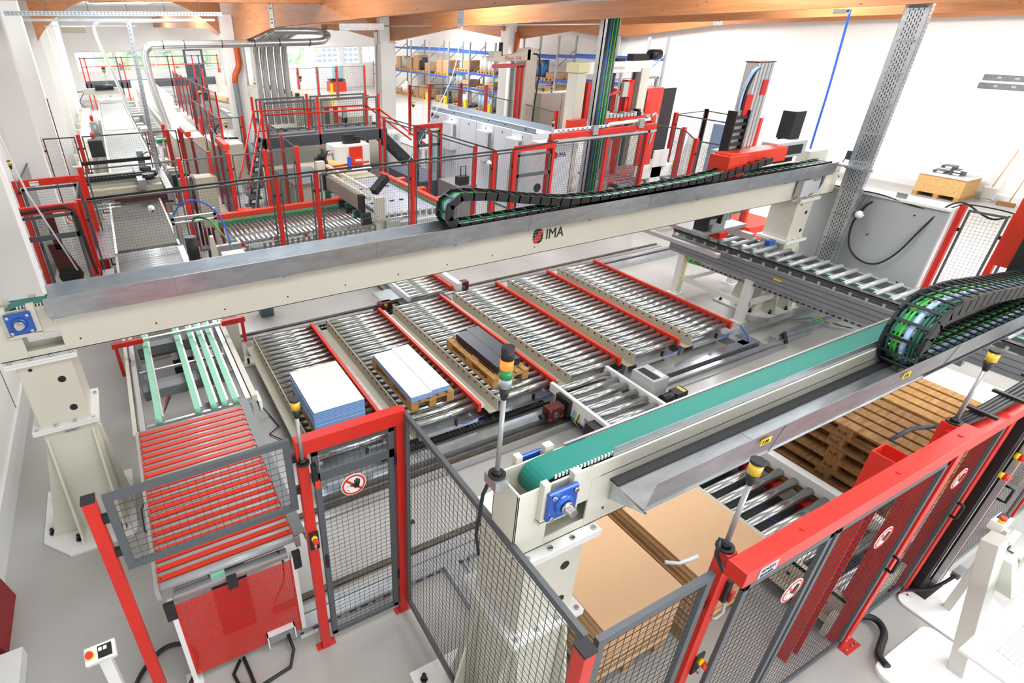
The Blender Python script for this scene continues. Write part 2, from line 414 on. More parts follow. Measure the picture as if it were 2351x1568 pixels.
# ---- glulam roof: main beams along y over a column row, haunched cross beams along x
COLX = [4.42, 10.2, 16.1, 21.85]; YC = 22.0
BOT = [(-6, 4.9), (3.6, 4.76), (7.4, 4.70), (10.3, 4.65), (16.2, 4.53), (16.9, 4.50), (21.4, 4.06), (22.6, 4.06), (27.5, 4.5), (50, 4.6)]
for i, x in enumerate(COLX):
    poly = BOT + [(50, 5.2), (22, 5.3), (-6, 5.3)]
    struct(B().prism(poly, 'x', x-.02, x+.16).done('trim_%d' % (i+20), TIM), 'orange glulam roof beam running into the hall over column %d' % (i+1))
    t = T('beam_bracket', 'grey steel joint plate on the %s roof beam from the left' % ORD[i], 'bracket', (x, 16.7, 4.5))
    B().box(x-.03, x-.021, 16.5, 16.9, 4.5, 5.2).done('plate', GALV, t)
    h = B()
    for zz in (4.62, 4.7, 4.95, 5.05): h.cyl((x-.031, 16.65, zz), (x-.04, 16.65, zz), .018, 6).cyl((x-.031, 16.78, zz), (x-.04, 16.78, zz), .018, 6)
    h.done('bolt', GRYD, t)
def arch(x0, x1, hl=1.9, z0=4.2):
    n = 8; P = []
    for k in range(n+1): u = k/n; P.append((x0+hl*u, z0+(5.3-z0)*math.sin(u*PI/2)**.85))
    for k in range(n+1): u = 1-k/n; P.append((x1-hl*u, z0+(5.3-z0)*math.sin(u*PI/2)**.85))
    return P+[(x1, 5.6), (x0, 5.6)]
ends = [XL+.5] + COLX
for i in range(4):
    a = ends[i] if i == 0 else ends[i]+.4
    struct(B().prism(arch(a, ends[i+1]-.3), 'y', YC+.1, YC+.3).done('trim_%d' % (i+30), TIM), 'haunched glulam cross beam, bay %d' % (i+1))
for i, x in enumerate(COLX):
    c = B().box(x-.42, x+.18, YC-.2, YC+.4, 0, 4.05)
    c.box(x-.42, x-.03, YC-.2, YC+.4, 4.05, 4.9)
    struct(c.done('trim_%d' % (i+40), WALL), 'white concrete column %d of the row' % (i+1))
# long beam across, close to the ceiling, near the camera side of the columns
struct(B().box(XL, 4.4, 12.6, 12.8, 4.93, ZC).done('trim_50', TIM), 'glulam beam across the left bay')

# ================================================================ THE TWO LONG GANTRIES
def gantry(label, x0, x1, y, tx0, tx1, cols, first, TR=(-.28, .015, 2.31, 2.325, 2.545)):
    """beam face at y; x0 is the left face of the head box"""
    t = T('gantry_beam', label, 'gantry', (x0, y, 2.04))
    b = B()
    hx0, hx1 = x0+.21, x0+.49                                          # the window through the beam next to the head
    for yy in (y, y+.19):
        b.box(x0, hx0, yy, yy+.012, 2.04, 2.49).box(hx0, hx1, yy, yy+.012, 2.04, 2.10).box(hx0, hx1, yy, yy+.012, 2.25, 2.49).box(hx1, x1, yy, yy+.012, 2.04, 2.40)
    b.box(x0, x0+.012, y, y+.2, 2.10, 2.50).box(x0, x1, y, y+.2, 2.04, 2.052).box(x0+.55, x1, y, y+.2, 2.39, 2.40)
    b.box(x0+.46, x1, y-.002, y+.01, 2.40, 2.49).box(x0+.6, x1, y+.18, y+.2, 2.40, 2.50)
    b.done('beam', BEI, t, .003)
    # pulley, shaft and flange bearings
    px, pz, pr = x0+.245, 2.405, .095
    pu = B().cyl((px, y+.03, pz), (px, y+.175, pz), pr, 36).done('pulley', GRYD, t)
    sh = B().cyl((px, y-.14, pz-.015), (px, y+.26, pz-.015), .024, 20).cyl((px, y-.1, pz-.015), (px, y-.085, pz-.015), .036, 20).done('shaft', STL, t)
    for s, yy in ((-1, y-.035), (1, y+.235)):
        k = B().box(px-.115, px-.075, min(yy, yy-s*.04)-.0, max(yy, yy-s*.04), pz-.13, pz+.13)
        k.box(px+.075, px+.13, min(yy, yy-s*.04), max(yy, yy-s*.04), pz-.13, pz+.13).box(px-.115, px+.13, min(yy, yy-s*.05), max(yy, yy-s*.05), pz-.15, pz-.12)
        k.done('bearing_block', BEI, t, .002)
        f = B().cb((px, yy+s*.012, pz-.015), (.19, .024, .19)).cyl((px, yy+s*.02, pz-.015), (px, yy+s*.045, pz-.015), .062, 28, .05)
        fb = f.done('flange_bearing', BLU, t, .008)
        h = B()
        for ux in (-.07, .07):
            for uz in (-.07, .07): h.cyl((px+ux, yy+s*.024, pz-.015+uz), (px+ux, yy+s*.038, pz-.015+uz), .014, 6)
        h.done('bolt', STL, fb)
    # toothed belt
    P = []; rr = pr+.008
    for k in range(13):
        a = PI/2 + PI*k/12; P.append((px+rr*math.cos(a), pz+rr*math.sin(a)))
    O = [(x1-.2, pz+rr)] + P + [(x1-.2, pz-rr)]
    rr2 = pr+.002; I = [(x1-.2, pz-rr2)] + [(px+rr2*math.cos(PI/2+PI*k/12), pz+rr2*math.sin(PI/2+PI*k/12)) for k in range(12, -1, -1)] + [(x1-.2, pz+rr2)]
    bt = B(); n = len(O)
    for k in range(n-1):
        o0, o1, i0, i1 = O[k], O[k+1], I[n-1-k], I[n-2-k]
        bt.quadbox([(i0[0], y+.025, i0[1]), (i0[0], y+.18, i0[1]), (i1[0], y+.18, i1[1]), (i1[0], y+.025, i1[1]), (o0[0], y+.025, o0[1]), (o0[0], y+.18, o0[1]), (o1[0], y+.18, o1[1]), (o1[0], y+.025, o1[1])])
    bo = bt.done('belt', TEAL, t)
    th = B(); x = px
    while x < tx0+.5: th.box(x, x+.012, y+.022, y+.03, pz+rr2-.016, pz+rr+.001); x += .024
    th.done('belt_teeth', WHT, bo)
    B().box(px+.2, x1-.3, y+.186, y+.2, 2.5, 2.515).done('guide_rail', ALU, t)
    # galvanised cable tray hung on the front
    tr = B(); ty0, ty1, zb, zf, zt = y+TR[0], y+TR[1], TR[2], TR[3], TR[4]
    tr.box(tx0, tx1, ty0+.03, ty1, zf, zf+.006)
    tr.quadbox([(tx0, ty0+.04, zb), (tx1, ty0+.04, zb), (tx1, ty0+.043, zb), (tx0, ty0+.043, zb), (tx0, ty0, zt), (tx1, ty0, zt), (tx1, ty0+.004, zt), (tx0, ty0+.004, zt)])
    tr.box(tx0, tx1, ty1-.004, ty1, zf, zt+.005)
    tt = tr.done('cable_tray', GALV, t)
    if not first: B().box(tx0, tx1, ty1-.075, ty1-.012, zf+.006, zf+.018).done('tray_liner', BLK2, tt)
    sm_ = B(); x = tx0+1.0
    while x < tx1-.3: sm_.bar((x, ty0+.037, zb+.01), (x, ty0-.002, zt), .004, .003).box(x, x+.004, ty0+.05, ty1-.02, zf+.006, zf+.0075); x += 1.95
    sm_.done('tray_seam', GRYP, tt)
    br = B(); x = tx0+.02
    while x < tx1:
        br.box(x-.004, x+.002, ty0+.04, y, zb-.02, zb).box(x-.004, x+.1, ty0+.04, ty0+.05, zb-.012, zb-.002) if first else br.quadbox([(x-.004, ty1+.005, 2.18), (x+.01, ty1+.005, 2.18), (x+.01, y, 2.18), (x-.004, y, 2.18), (x-.004, ty0+.035, zb-.02), (x+.01, ty0+.035, zb-.02), (x+.01, y, zf-.005), (x-.004, y, zf-.005)])
        x += 1.95
    br.done('tray_bracket', GALV, tt)
    h = B()
    for k in range(9):
        hx = x0+.62+k*.62
        h.cyl((hx, y-.004, 2.13), (hx, y, 2.13), .008, 8)
    h.done('hole', BLK, t)
    for cx in cols:
        l, r, yb = cx, cx+.42, y
        c = B().box(l, r, yb-.005+.0, yb+.43, 1.33, 1.99).done('column', BEI, t, .012)
        g = B().box(l-.06, r+.06, yb-.06, yb+.47, 1.99, 2.015).box(l-.06, r+.06, yb-.06, yb+.47, 2.017, 2.038).done('top_flange', WHT, c, .002)
        B().box(l-.06, r+.06, yb-.06, yb+.49, 1.285, 1.31).box(l-.06, r+.06, yb-.06, yb+.49, 1.312, 1.335).done('middle_flange', WHT, c, .002)
        k = B()
        for zz in (2.038, 1.335):
            for u in range(4): k.cyl((l-.02+u*(.46/3), yb-.033, zz), (l-.02+u*(.46/3), yb-.033, zz+.012), .016, 6)
            k.cyl((r+.035, yb+.4, zz), (r+.035, yb+.4, zz+.012), .016, 6)
        k.done('bolt', STL, c)
        hh = B()
        for hx, hz in ((.3, 1.78), (.31, 1.47)): hh.cyl((l+hx, yb-.008, hz), (l+hx, yb-.004, hz), .032, 20)
        hh.cyl((l+.1, yb-.008, 1.93), (l+.1, yb-.004, 1.93), .016, 12)
        hh.done('hole', BLK, c)
        p = B().box(l, r, yb, yb+.42, .03, 1.285)
        # tapering gussets
        for gx in (l+.01, r-.035):
            p.prism([(yb, 1.2), (yb, .03), (yb-.24, .03), (yb-.2, .12), (yb-.02, 1.18)], 'x', gx, gx+.022)
            p.prism([(yb+.42, 1.2), (yb+.42, .03), (yb+.68, .03), (yb+.65, .12), (yb+.44, 1.18)], 'x', gx, gx+.022)
        p.prism([(l, 1.1), (l, .03), (l-.26, .03), (l-.22, .12), (l-.02, 1.08)], 'y', yb+.02, yb+.04)
        p.prism([(l, 1.1), (l, .03), (l-.26, .03), (l-.22, .12), (l-.02, 1.08)], 'y', yb+.36, yb+.38)
        p.prism([(r, 1.1), (r, .03), (r+.1, .03), (r+.08, .3), (r+.02, 1.08)], 'y', yb+.2, yb+.22)
        pe = p.done('pedestal', BEI, c, .003)
        B().prism([(l-.34, yb-.02), (l-.1, yb-.31), (r+.05, yb-.31), (r+.09, yb-.2), (r+.09, yb+.76), (l-.34, yb+.76)], 'z', 0, .03).done('base_plate', WHT, c, .003)
        k = B()
        for bx, by in ((l-.26, yb+.07), (l-.02, yb-.14), (r-.03, yb-.17), (r-.03, yb+.69), (l-.26, yb+.66)):
            k.cyl((bx, by, .03), (bx, by, .05), .03, 6).cyl((bx, by, .05), (bx, by, .1), .018, 10)
        k.done('anchor_bolt', BLK, c)
        if first and cx == cols[0]: sticker(c, l+.17, yb-.001, 1.21, .13, .06, LGRY); text('IMA', .016, frame_y(l+.21, yb-.003, 1.245), BLK, 'lettering', c); text('20116-0010', .018, frame_y(l+.18, yb-.003, 1.222), BLK, 'lettering', c)
    return t
G1 = gantry('long beige gantry beam with open steel tray behind the six roller lanes', -1.28, 10.55, 5.15, -.81, 10.15, [-1.2, 9.66], True, (-.15, .17, 2.40, 2.515, 2.6))
G2 = gantry('near beige gantry beam with the wide teal belt end beside the cardboard stacks', 1.36, 13.4, 1.55, 1.99, 13.3, [1.46, 12.4], False)
logo(4.335, 5.147, 2.265, .19, G1)
for (lx, s) in ((2.78, '7.20'), (4.22, '7.25')):
    B().box(lx, lx+.09, 1.262, 1.264, 2.475, 2.515).done('number_plate', YEL, G2)
    text(s, .034, frame_y(lx+.008, 1.2605, 2.484), BLK, 'lettering', G2)

def chain(label, path, y0, y1, h, pitch, loc, hoses, barw=.02):
    """energy chain: path of (x, z) centre points"""
    t = T('energy_chain', label, 'cable chain', loc)
    # resample
    P = [Vector((a, 0, b)) for a, b in path]; L = [0]
    for i in range(1, len(P)): L.append(L[-1] + (P[i]-P[i-1]).length)
    def at(s):
        for i in range(1, len(P)):
            if s <= L[i] or i == len(P)-1: return P[i-1].lerp(P[i], (s-L[i-1])/(L[i]-L[i-1]))
    n = int(L[-1]/pitch); Q = [at(L[-1]*i/n) for i in range(n+1)]
    for yy in (y0, y1-.02):
        b = B()
        for i in range(n):
            a, c = Q[i].copy(), Q[i+1].copy(); a.y = c.y = yy+.01; d = (c-a)*.06
            b.bar(a-d, c+d, .018, h*(.96 if i % 2 else 1.), (0, 0, 1) if abs((c-a).normalized().z) < .99 else (1, 0, 0))
        b.done('side_links', BLK, t)
    for i in range(n):
        m_ = (Q[i]+Q[i+1])/2; d = (Q[i+1]-Q[i]).normalized(); nn = Vector((-d.z, 0, d.x))
        b = B()
        for s in (-1, 1):
            c = m_ + nn*s*h*.45; b.bar((c.x, y0+.015, c.z), (c.x, y1-.015, c.z), barw, .008, (nn.x, 0, nn.z))
        b.done('crossbar', BLK, t)
    for (u, r, m, off) in hoses:
        yy = y0+(y1-y0)*u; pts = []
        for i in range(n+1):
            d = (Q[min(i+1, n)]-Q[max(i-1, 0)]).normalized(); nn = Vector((-d.z, 0, d.x)); c = Q[i]+nn*off*h
            pts.append((c.x, yy, c.z))
        B().tube(pts, r, 8).done('hose', m, t)
    return t
def bend(cx, cz, r, n=9): return [(cx - r*math.sin(PI*k/n), cz - r*math.cos(PI*k/n)) for k in range(n+1)]
HS = [(.12, .011, DGRN, 0), (.22, .009, DGRN, .15), (.34, .013, DGRN, -.1), (.5, .02, CLR, 0), (.66, .009, GRN, .1), (.78, .008, GRN, -.1), (.88, .011, DGRN, 0)]
chain('black energy chain curling over in the tray of the rear gantry', [(10.0, 2.575)] + [(3.3, 2.575)] + bend(3.17, 2.745, .17) + [(3.5, 2.88), (4.1, 2.76), (4.67, 2.66), (5.3, 2.62), (6.0, 2.62), (6.93, 2.64), (7.4, 2.67), (7.9, 2.72), (8.44, 2.78)], 5.04, 5.28, .09, .155, (3.3, 5.1, 2.53), HS)
chain('large black energy chain with blue and green hoses on the near gantry', [(8.2, 2.385)] + [(4.9, 2.385)] + bend(4.72, 2.62, .235) + [(5.1, 2.845), (5.6, 2.78), (6.2, 2.70), (6.9, 2.62), (8.2, 2.56)], 1.3, 1.55, .1, .105, (4.7, 1.4, 2.35), HS, .022)

# ================================================================ ROLLER LANES
def lane(i, x0, y0=4.66, y1=7.71):
    nm = ORD[i]
    t = T('roller_lane', 'wide roller lane with red rail, %s of the six from the left' % nm, 'conveyor', (x0, y0, 0), 'six parallel roller lanes')
    X1 = x0+.9
    r = B().box(X1, X1+.045, y0-.02, y1, .31, .43).done('side_rail', RED2, t, .002); r['label'] = 'red side rail'
    l = B().box(x0, x0+.012, y0-.03, y1, .24, .43).box(x0-.11, x0, y0-.03, y1, .24, .252).done('side_rail', BEID, t, .001); l['label'] = 'beige angled side rail with round bolts'
    k = B()
    for j in range(22):
        yy = y0+.06+j*.142; k.cyl((x0-.006, yy, .385), (x0, yy, .385), .014, 8)
    k.done('bolt', BLK, l)
    sp = B().box(x0+.001-.003, x0, y0+.06, y0+.14, .31, .37).done('label_plate', LGRY, l)
    B().box(X1+.07, X1+.125, y0+.02, y1, .32, .36).done('profile', ALU if i in (1, 2) else GALV, t)
    N = 24
    roller_set(t, x0+.014, X1-.001, [y0+.05+j*(y1-y0-.1)/(N-1) for j in range(N)], .405, .041, ZNC)
    f = B().box(x0+.03, X1-.03, y0-.0, y1-.05, .2, .212).box(x0+.05, X1-.02, y0-.06, y0-.05, .2, .26)
    for xx in (x0+.02, X1-.06):
        for yy in (y0+.1, (y0+y1)/2, y1-.15): f.box(xx, xx+.06, yy, yy+.06, .0, .24)
    f.done('frame', GALV, t)
    s = B().box(X1-.35, X1-.32, y0-.06, y0-.03, .24, .33).cyl((X1-.335, y0-.05, .33), (X1-.335, y0-.05, .345), .022, 10); s.done('light_sensor', BLK, t)
    B().tube([(X1-.33, y0-.05, .26), (X1-.2, y0-.07, .25), (X1-.05, y0-.07, .27), (X1+.05, y0-.04, .25)], .006).done('sensor_cable', HOSE, t)
LX = [1.185, 2.36, 3.535, 4.71, 5.89, 7.065]
for i, x in enumerate(LX): lane(i, x)

# base frame the lanes stand on, and floor rails of the two transfer carts
t = T('base_frame', 'galvanised base channels on the floor under the ends of the six lanes', 'frame', (1.1, 4.5, 0))
B().box(1.1, 8.4, 4.36, 4.52, .0, .12).box(4.9, 9.6, 4.24, 4.3, 0, .09).done('near_channel', GALV, t)
B().box(1.1, 11.2, 7.86, 8.0, .0, .1).box(8.05, 8.2, 4.4, 7.9, 0, .12).done('far_channel', GALV, t)
B().box(8.2, 11.2, 8.04, 8.12, .02, .13).done('far_channel', GALV, t)
WRAIL = mat('brown_rail', '#6c6253', .6, noise=.4, nscale=8, stretch=(1, 6, 1), hex2='#3a352e')
for nm, (a, b_, y) in (('near the front gate', (.3, 5.2, 3.36)), ('in front of the six lanes', (.7, 8.8, 4.42-.12)), ('behind the six lanes', (-.6, 10.8, 8.58))):
    t = T('floor_rail', 'narrow brown running rail set in the floor %s' % nm, 'rail', (a, y, 0))
    B().box(a, b_, y-.03, y+.03, .0, .028).done('rail', WRAIL, t)
    B().box(a, b_, y-.16, y-.09, 0, .02).done('clamp_strip', ALUD, t)
t = T('cable_duct', 'galvanised cable duct with slotted edge lying on the floor inside the front gate', 'cable duct', (.4, 3.1, 0))
B().box(.35, 5.0, 3.02, 3.15, .0, .075).done('duct', GALV, t)
sl = B()
for k in range(40): sl.box(.45+k*.11, .45+k*.11+(.07 if k % 3 else .03), 3.017, 3.02, .025, .045)
sl.done('slot', BLK, t)
B().box(1.85, 2.0, 1.9, 3.02, 0, .07).box(2.05, 2.15, 1.9, 3.02, 0, .02).done('branch_duct', GALV, t)
for i, (x, y) in enumerate(((1.8, 3.7), (7.05, 3.75), (8.3, 9.5))):
    t = T('floor_socket', 'small black slotted plate in the floor %s' % ('inside the front gate', 'near the right roller conveyor', 'behind the rear gantry')[i], 'floor plate', (x, y, 0))
    B().cb((x, y, .008), (.16, .045, .016)).done('plate', BLK, t, .003)

def flatchain(label, x0, x1, y, z, bendleft=True):
    t = T('cable_chain', label, 'cable chain', (x0, y, z))
    if x1-x0 > .5:
        b = B().box(x0, x1, y-.0, y+.012, z, z+.045).box(x0, x1, y+.13, y+.142, z, z+.045).done('side_links', BLK, t)
        for k in range(min(60, int((x1-x0)/.05))): 
            B().box(x0+k*.05, x0+k*.05+.022, y+.01, y+.13, z+.038, z+.046).done('crossbar', BLK, t)
    return t
t = flatchain('flat black cable chain on the floor in front of the first lanes', 1.9, 4.35, 4.62-.06, .12)
t2 = flatchain('flat black cable chain behind the left lanes, curling at its end', 1.55, 3.9, 7.86, .16)
c = B()
for k in range(9):
    a0, a1 = PI/2+PI*k/9, PI/2+PI*(k+1)/9
    c.bar((1.57+.1*math.cos(a0), 7.93, .11+.1*math.sin(a0)), (1.57+.1*math.cos(a1), 7.93, .11+.1*math.sin(a1)), .142, .02, (0, 1, 0))
c.done('curl', BLK, t2)

# transfer carts
def gearbox(t, x, y, z, s=1):
    g = B().box(x, x+.24, y, y+.13, z-.09, z+.09).done('gearbox', DRED, t, .004); g['label'] = 'dark red cast gear unit'
    B().cyl((x+.12, y-.012, z-.01), (x+.12, y, z-.01), .04, 20).done('hub', STL, g)
    k = B()
    for ux in (.03, .21):
        for uz in (-.06, .06): k.cyl((x+ux, y-.008, z+uz), (x+ux, y, z+uz), .012, 6)
    k.done('bolt', STL, g)
    B().cyl((x-.09, y+.06, z-.02), (x, y+.06, z-.02), .035, 16).done('cap', BLK, g)
def cart_near():
    t = T('transfer_cart', 'cream roller transfer cart docked at the third lane before the teal belt', 'cart', (4.36, 3.5, 0))
    l = B().box(4.36, 4.41, 2.6, 4.62, .3, .43).box(4.36, 4.41, 3.95, 4.5, .18, .3).done('side_rail', WHT, t, .004)
    r = B().box(5.27, 5.32, 2.6, 4.58, .33, .44).done('side_rail', WHT, t, .004)
    roller_set(t, 4.41, 5.27, [4.5-.165*k for k in range(12)], .405, .043, ZNC)
    B().box(4.4, 5.3, 2.6, 4.5, .12, .2).done('frame', GALV, t)
    gearbox(t, 4.02, 4.2, .27)
    B().box(4.3, 4.36, 4.18, 4.42, .17, .4).done('mounting_plate', BLK, t)
    m = B().box(4.22, 4.42, 3.62, 3.8, .2, .38).cyl((4.27, 3.6, .28), (4.27, 3.62, .28), .07, 20).done('motor', BLK, t, .006)
    B().cyl((4.27, 3.59, .28), (4.27, 3.6, .28), .03, 16).done('hub', STL, m)
    bx = B().box(5.38, 5.66, 3.86, 4.22, .3, .56).done('control_box', LGRY, t, .006)
    B().box(5.42, 5.54, 3.9, 4.18, .56, .563).done('window', BLK, bx)
    B().box(5.56, 5.63, 3.9, 4.05, .56, .563).done('label_plate', WHT, bx)
    B().prism([(3.84, .3), (4.2, .3), (4.05, .12), (3.92, .12)], 'x', 5.4, 5.62).done('bracket', WHT, bx)
    m2 = B().cyl((5.42, 3.72, .36), (5.62, 3.72, .36), .07, 20).box(5.6, 5.8, 3.65, 3.79, .29, .43).done('motor', BLK, t, .004)
    B().box(5.72, 5.77, 3.66, 3.78, .43, .432).done('label_plate', YEL, m2)
    for k in range(4): B().tube([(4.42, 4.15-.03*k, .38), (4.3, 4.1-.03*k, .2), (4.35, 3.95, .12), (4.5, 3.9, .1)], .006).done('cable', (HOSE, GRN, YEL, BLK)[k], t)
cart_near()
def cart_far():
    t = T('transfer_cart', 'small roller transfer cart with dark red gear units behind the lanes', 'cart', (3.95, 7.9, 0))
    l = B().box(3.9, 3.95, 7.85, 10.0, .33, .43).done('side_rail', WHT, t, .003)
    r = B().box(4.78, 4.83, 7.9, 10.0, .33, .43).done('side_rail', RED2, t, .002); r['label'] = 'red side rail'
    B().box(4.86, 4.96, 7.8, 10.0, .3, .5).done('cover', WHT, t, .003)
    roller_set(t, 3.95, 4.78, [7.95+.128*k for k in range(16)], .405, .043, ZNC)
    B().box(3.95, 4.8, 7.9, 9.9, .1, .18).box(3.5, 3.9, 8.05, 8.5, .3, .34).done('frame', GALV, t)
    gearbox(t, 3.42, 7.98, .25); B().box(3.4, 3.75, 7.9, 7.98, .0, .12).done('foot', BLK, t)
    gearbox(t, 4.98, 7.98, .32)
    B().box(3.5, 3.56, 7.976, 7.98, .29, .33).done('label_plate', YEL, t)
cart_far()

# panels and pallets on the lanes
def pallet(label, x, y, z, w=.8, l=1.2, m=WOOD, group=None, small=False, n=5, name='pallet'):
    """w along x, l along y; boards run along y"""
    t = T(name, label, 'pallet', (x, y, z), group)
    if small:
        b = B().box(x, x+w, y, y+l, z+.122, z+.144)
        for k in range(3): b.box(x+(w-.1)/2*k, x+(w-.1)/2*k+.1, y, y+l, z, z+.022)
        for i in range(3):
            for j in range(3): b.box(x+(w-.1)/2*i, x+(w-.1)/2*i+.1, y+(l-.145)/2*j, y+(l-.145)/2*j+.145, z+.022, z+.122)
        b.done('boards', m, t); return t
    bw = (w-.04*(n-1))/n
    for k in range(n):
        B().box(x+k*(bw+.04), x+k*(bw+.04)+bw, y, y+l, z+.122, z+.144).done('deck_board', m, t, .002)
    for j in range(3): B().box(x, x+w, y+(l-.145)/2*j, y+(l-.145)/2*j+.145, z+.1, z+.122).done('cross_board', m, t)
    for i in range(3):
        B().box(x+(w-.1)/2*i, x+(w-.1)/2*i+.1, y, y+l, z, z+.022).done('base_board', m, t)
        for j in range(3): B().box(x+(w-.1)/2*i, x+(w-.1)/2*i+.1, y+(l-.145)/2*j, y+(l-.145)/2*j+.145, z+.022, z+.1).done('block', m, t, .002)
    return t
pallet('wooden pallet on the first lane under the tall white panel stack', 1.28, 4.9, .407, .6, 1.0)
pallet('wooden pallet on the second lane carrying glossy white panels', 2.46, 4.9, .407, .6, 1.2)
pallet('wooden pallet on the third lane carrying dark grey panels', 3.63, 4.87, .407, .56, 1.2)
def board(label, x0, x1, y0, y1, z0, z1, mtop, medge, group, name='panel_board'):
    t = T(name, label, 'board', (x0, y0, z0), group)
    B().box(x0, x1, y0, y1, z0, z1-.002).done('core', medge, t)
    B().box(x0, x1, y0, y1, z1-.0018, z1).done('face', mtop, t)
for k in range(9):
    board('white blue-edged panel in the stack on the first lane, %s from bottom' % ORD[k], 1.27+random.uniform(-.003, .003), 1.875, 4.93+random.uniform(-.003, .003), 5.87, .553+k*.0265, .553+k*.0265+.0245, BWH, BBL, 'white panels stacked on the first lane')
for s_, (a, b_, da) in enumerate(((2.46, 2.745, -.03), (2.75, 3.01, 0))):
    for k in range(3):
        board('narrow glossy white panel, %s row on the second lane, %s from bottom' % (('left', 'right')[s_], ORD[k]), a, b_, 4.93+da, 6.08+da, .553+k*.0245, .553+k*.0245+.0225, BWH, BBL, 'white panels in two rows on the second lane')
for s_, (a, b_, c_, d_) in enumerate(((3.74, 3.93, 4.96, 5.99), (3.935, 4.15, 5.02, 6.05))):
    for k in range(5):
        board('dark grey panel, %s row on the third lane, %s from bottom' % (('left', 'right')[s_], ORD[k]), a, b_, c_, d_, .553+k*.02, .553+k*.02+.0185, BDK, BDKE, 'dark grey panels on the third lane')

# ================================================================ INFEED CONVEYOR ON THE LEFT
def infeed():
    t = T('infeed_conveyor', 'roller conveyor with red slats between grey rollers and a red perforated front cover', 'conveyor', (-.45, 3.05, 0))
    z = 1.08; ys = [3.13+k*.0905*1.0 for k in range(22)]
    for k, y in enumerate(ys):
        if k == 0: r0 = B().cyl((-.43, y, z-.035), (.53, y, z-.035), .034, 18).done('roller', GROL, t)
        else: o = r0.copy(); COL.objects.link(o); o.location = (0, y-ys[0], 0)
    for k in range(21):
        y = ys[k]+.045
        if k == 0:
            r1 = B().box(-.44, .54, y-.021, y+.021, z-.014, z+.001).done('slat', RED2, t); h = B().cyl((-.42, y, z+.001), (-.42, y, z+.003), .006, 8).cyl((.51, y, z+.001), (.51, y, z+.003), .006, 8).done('hole', BLK, r1); y1_ = y
        else:
            o = r1.copy(); COL.objects.link(o); o.location = (0, y-y1_, 0); g = h.copy(); COL.objects.link(g); g.parent = o
    B().box(.54, .63, 3.12, 5.15, z-.012, z-.004).box(.625, .63, 3.12, 5.15, z-.1, z-.012).done('side_cover', GRYP, t)
    B().box(-.47, -.44, 3.1, 5.1, z-.12, z-.03).box(.54, .58, 3.1, 5.1, z-.12, z-.015).done('side_rail', ALU, t)
    # perforated cover as a real grid
    c = B(); x0, x1, z0, z1, y = -.37, .47, .09, .93, 3.03
    n = 60; k_ = 66
    for i in range(n+1): x = x0+(x1-x0)*i/n; c.box(x-.0026, x+.0026, y, y+.003, z0, z1)
    for i in range(k_+1): zz = z0+(z1-z0)*i/k_; c.box(x0, x1, y-.0005, y+.0025, zz-.0024, zz+.0024)
    c.box(x0-.004, x0+.01, y-.001, y+.004, z0, z1).box(x1-.01, x1+.004, y-.001, y+.004, z0, z1)
    c.done('perforated_cover', RED, t)
    B().box(x0+.25, x0+.52, y+.2, y+.5, .12, .9).done('motor_housing', GRYD, t)
    f = B().box(-.41, -.375, 3.03, 3.09, 0, .95).box(.475, .51, 3.03, 3.09, 0, .95).box(-.46, -.34, 3.0, 3.12, 0, .012).box(.45, .6, 3.0, 3.12, 0, .012)
    f.box(-.41, -.37, 4.9, 4.96, 0, .95).box(.475, .51, 4.9, 4.96, 0, .95).box(-.41, .51, 4.92, 4.96, .3, .36)
    f.done('frame', WHT, t)
    p = B().box(-.36, .46, 3.06, 3.12, .93, .985).box(-.36, .46, 3.16, 3.2, .95, .99).done('cross_profile', ALU, t)
    b = B().box(-.44, -.37, 3.02, 3.05, .8, .97).box(.49, .55, 3.02, 3.05, .82, 1.0).box(.0, .07, 3.02, 3.05, .88, 1.0)
    b.done('bumper', BLK2, t)
    B().box(-.1, -.0, 3.1, 3.16, .985, 1.02).done('belt_piece', MINT, t)
    o = B().box(.2, .4, 3.0, 3.03, .1, .2).done('connector_box', ALUD, t, .004)
    fr = B().box(.185, .195, 2.985, 3.03, .07, .22).box(.405, .415, 2.985, 3.03, .07, .22).box(.185, .415, 2.985, 3.03, .21, .22).done('cable_opening_frame', WHT, t)
    B().tube([(.35, 3.0, .13), (.36, 2.9, .06), (.3, 2.8, .015), (.05, 2.76, .015), (-.1, 2.85, .015), (-.12, 2.95, .015), (-.05, 3.04, .02)], .014).done('cable', BLK, t)
    B().tube([(-.02, 3.05, .02), (.0, 2.9, .015), (.02, 2.7, .015), (-.05, 2.5, .015), (-.12, 2.4, .015)], .014).done('cable', BLK, t)
    B().tube([(.4, 3.1, 1.0), (.42, 3.06, .9), (.4, 3.06, .7), (.3, 3.06, .5)], .008).done('cable', BLK, t)
infeed()
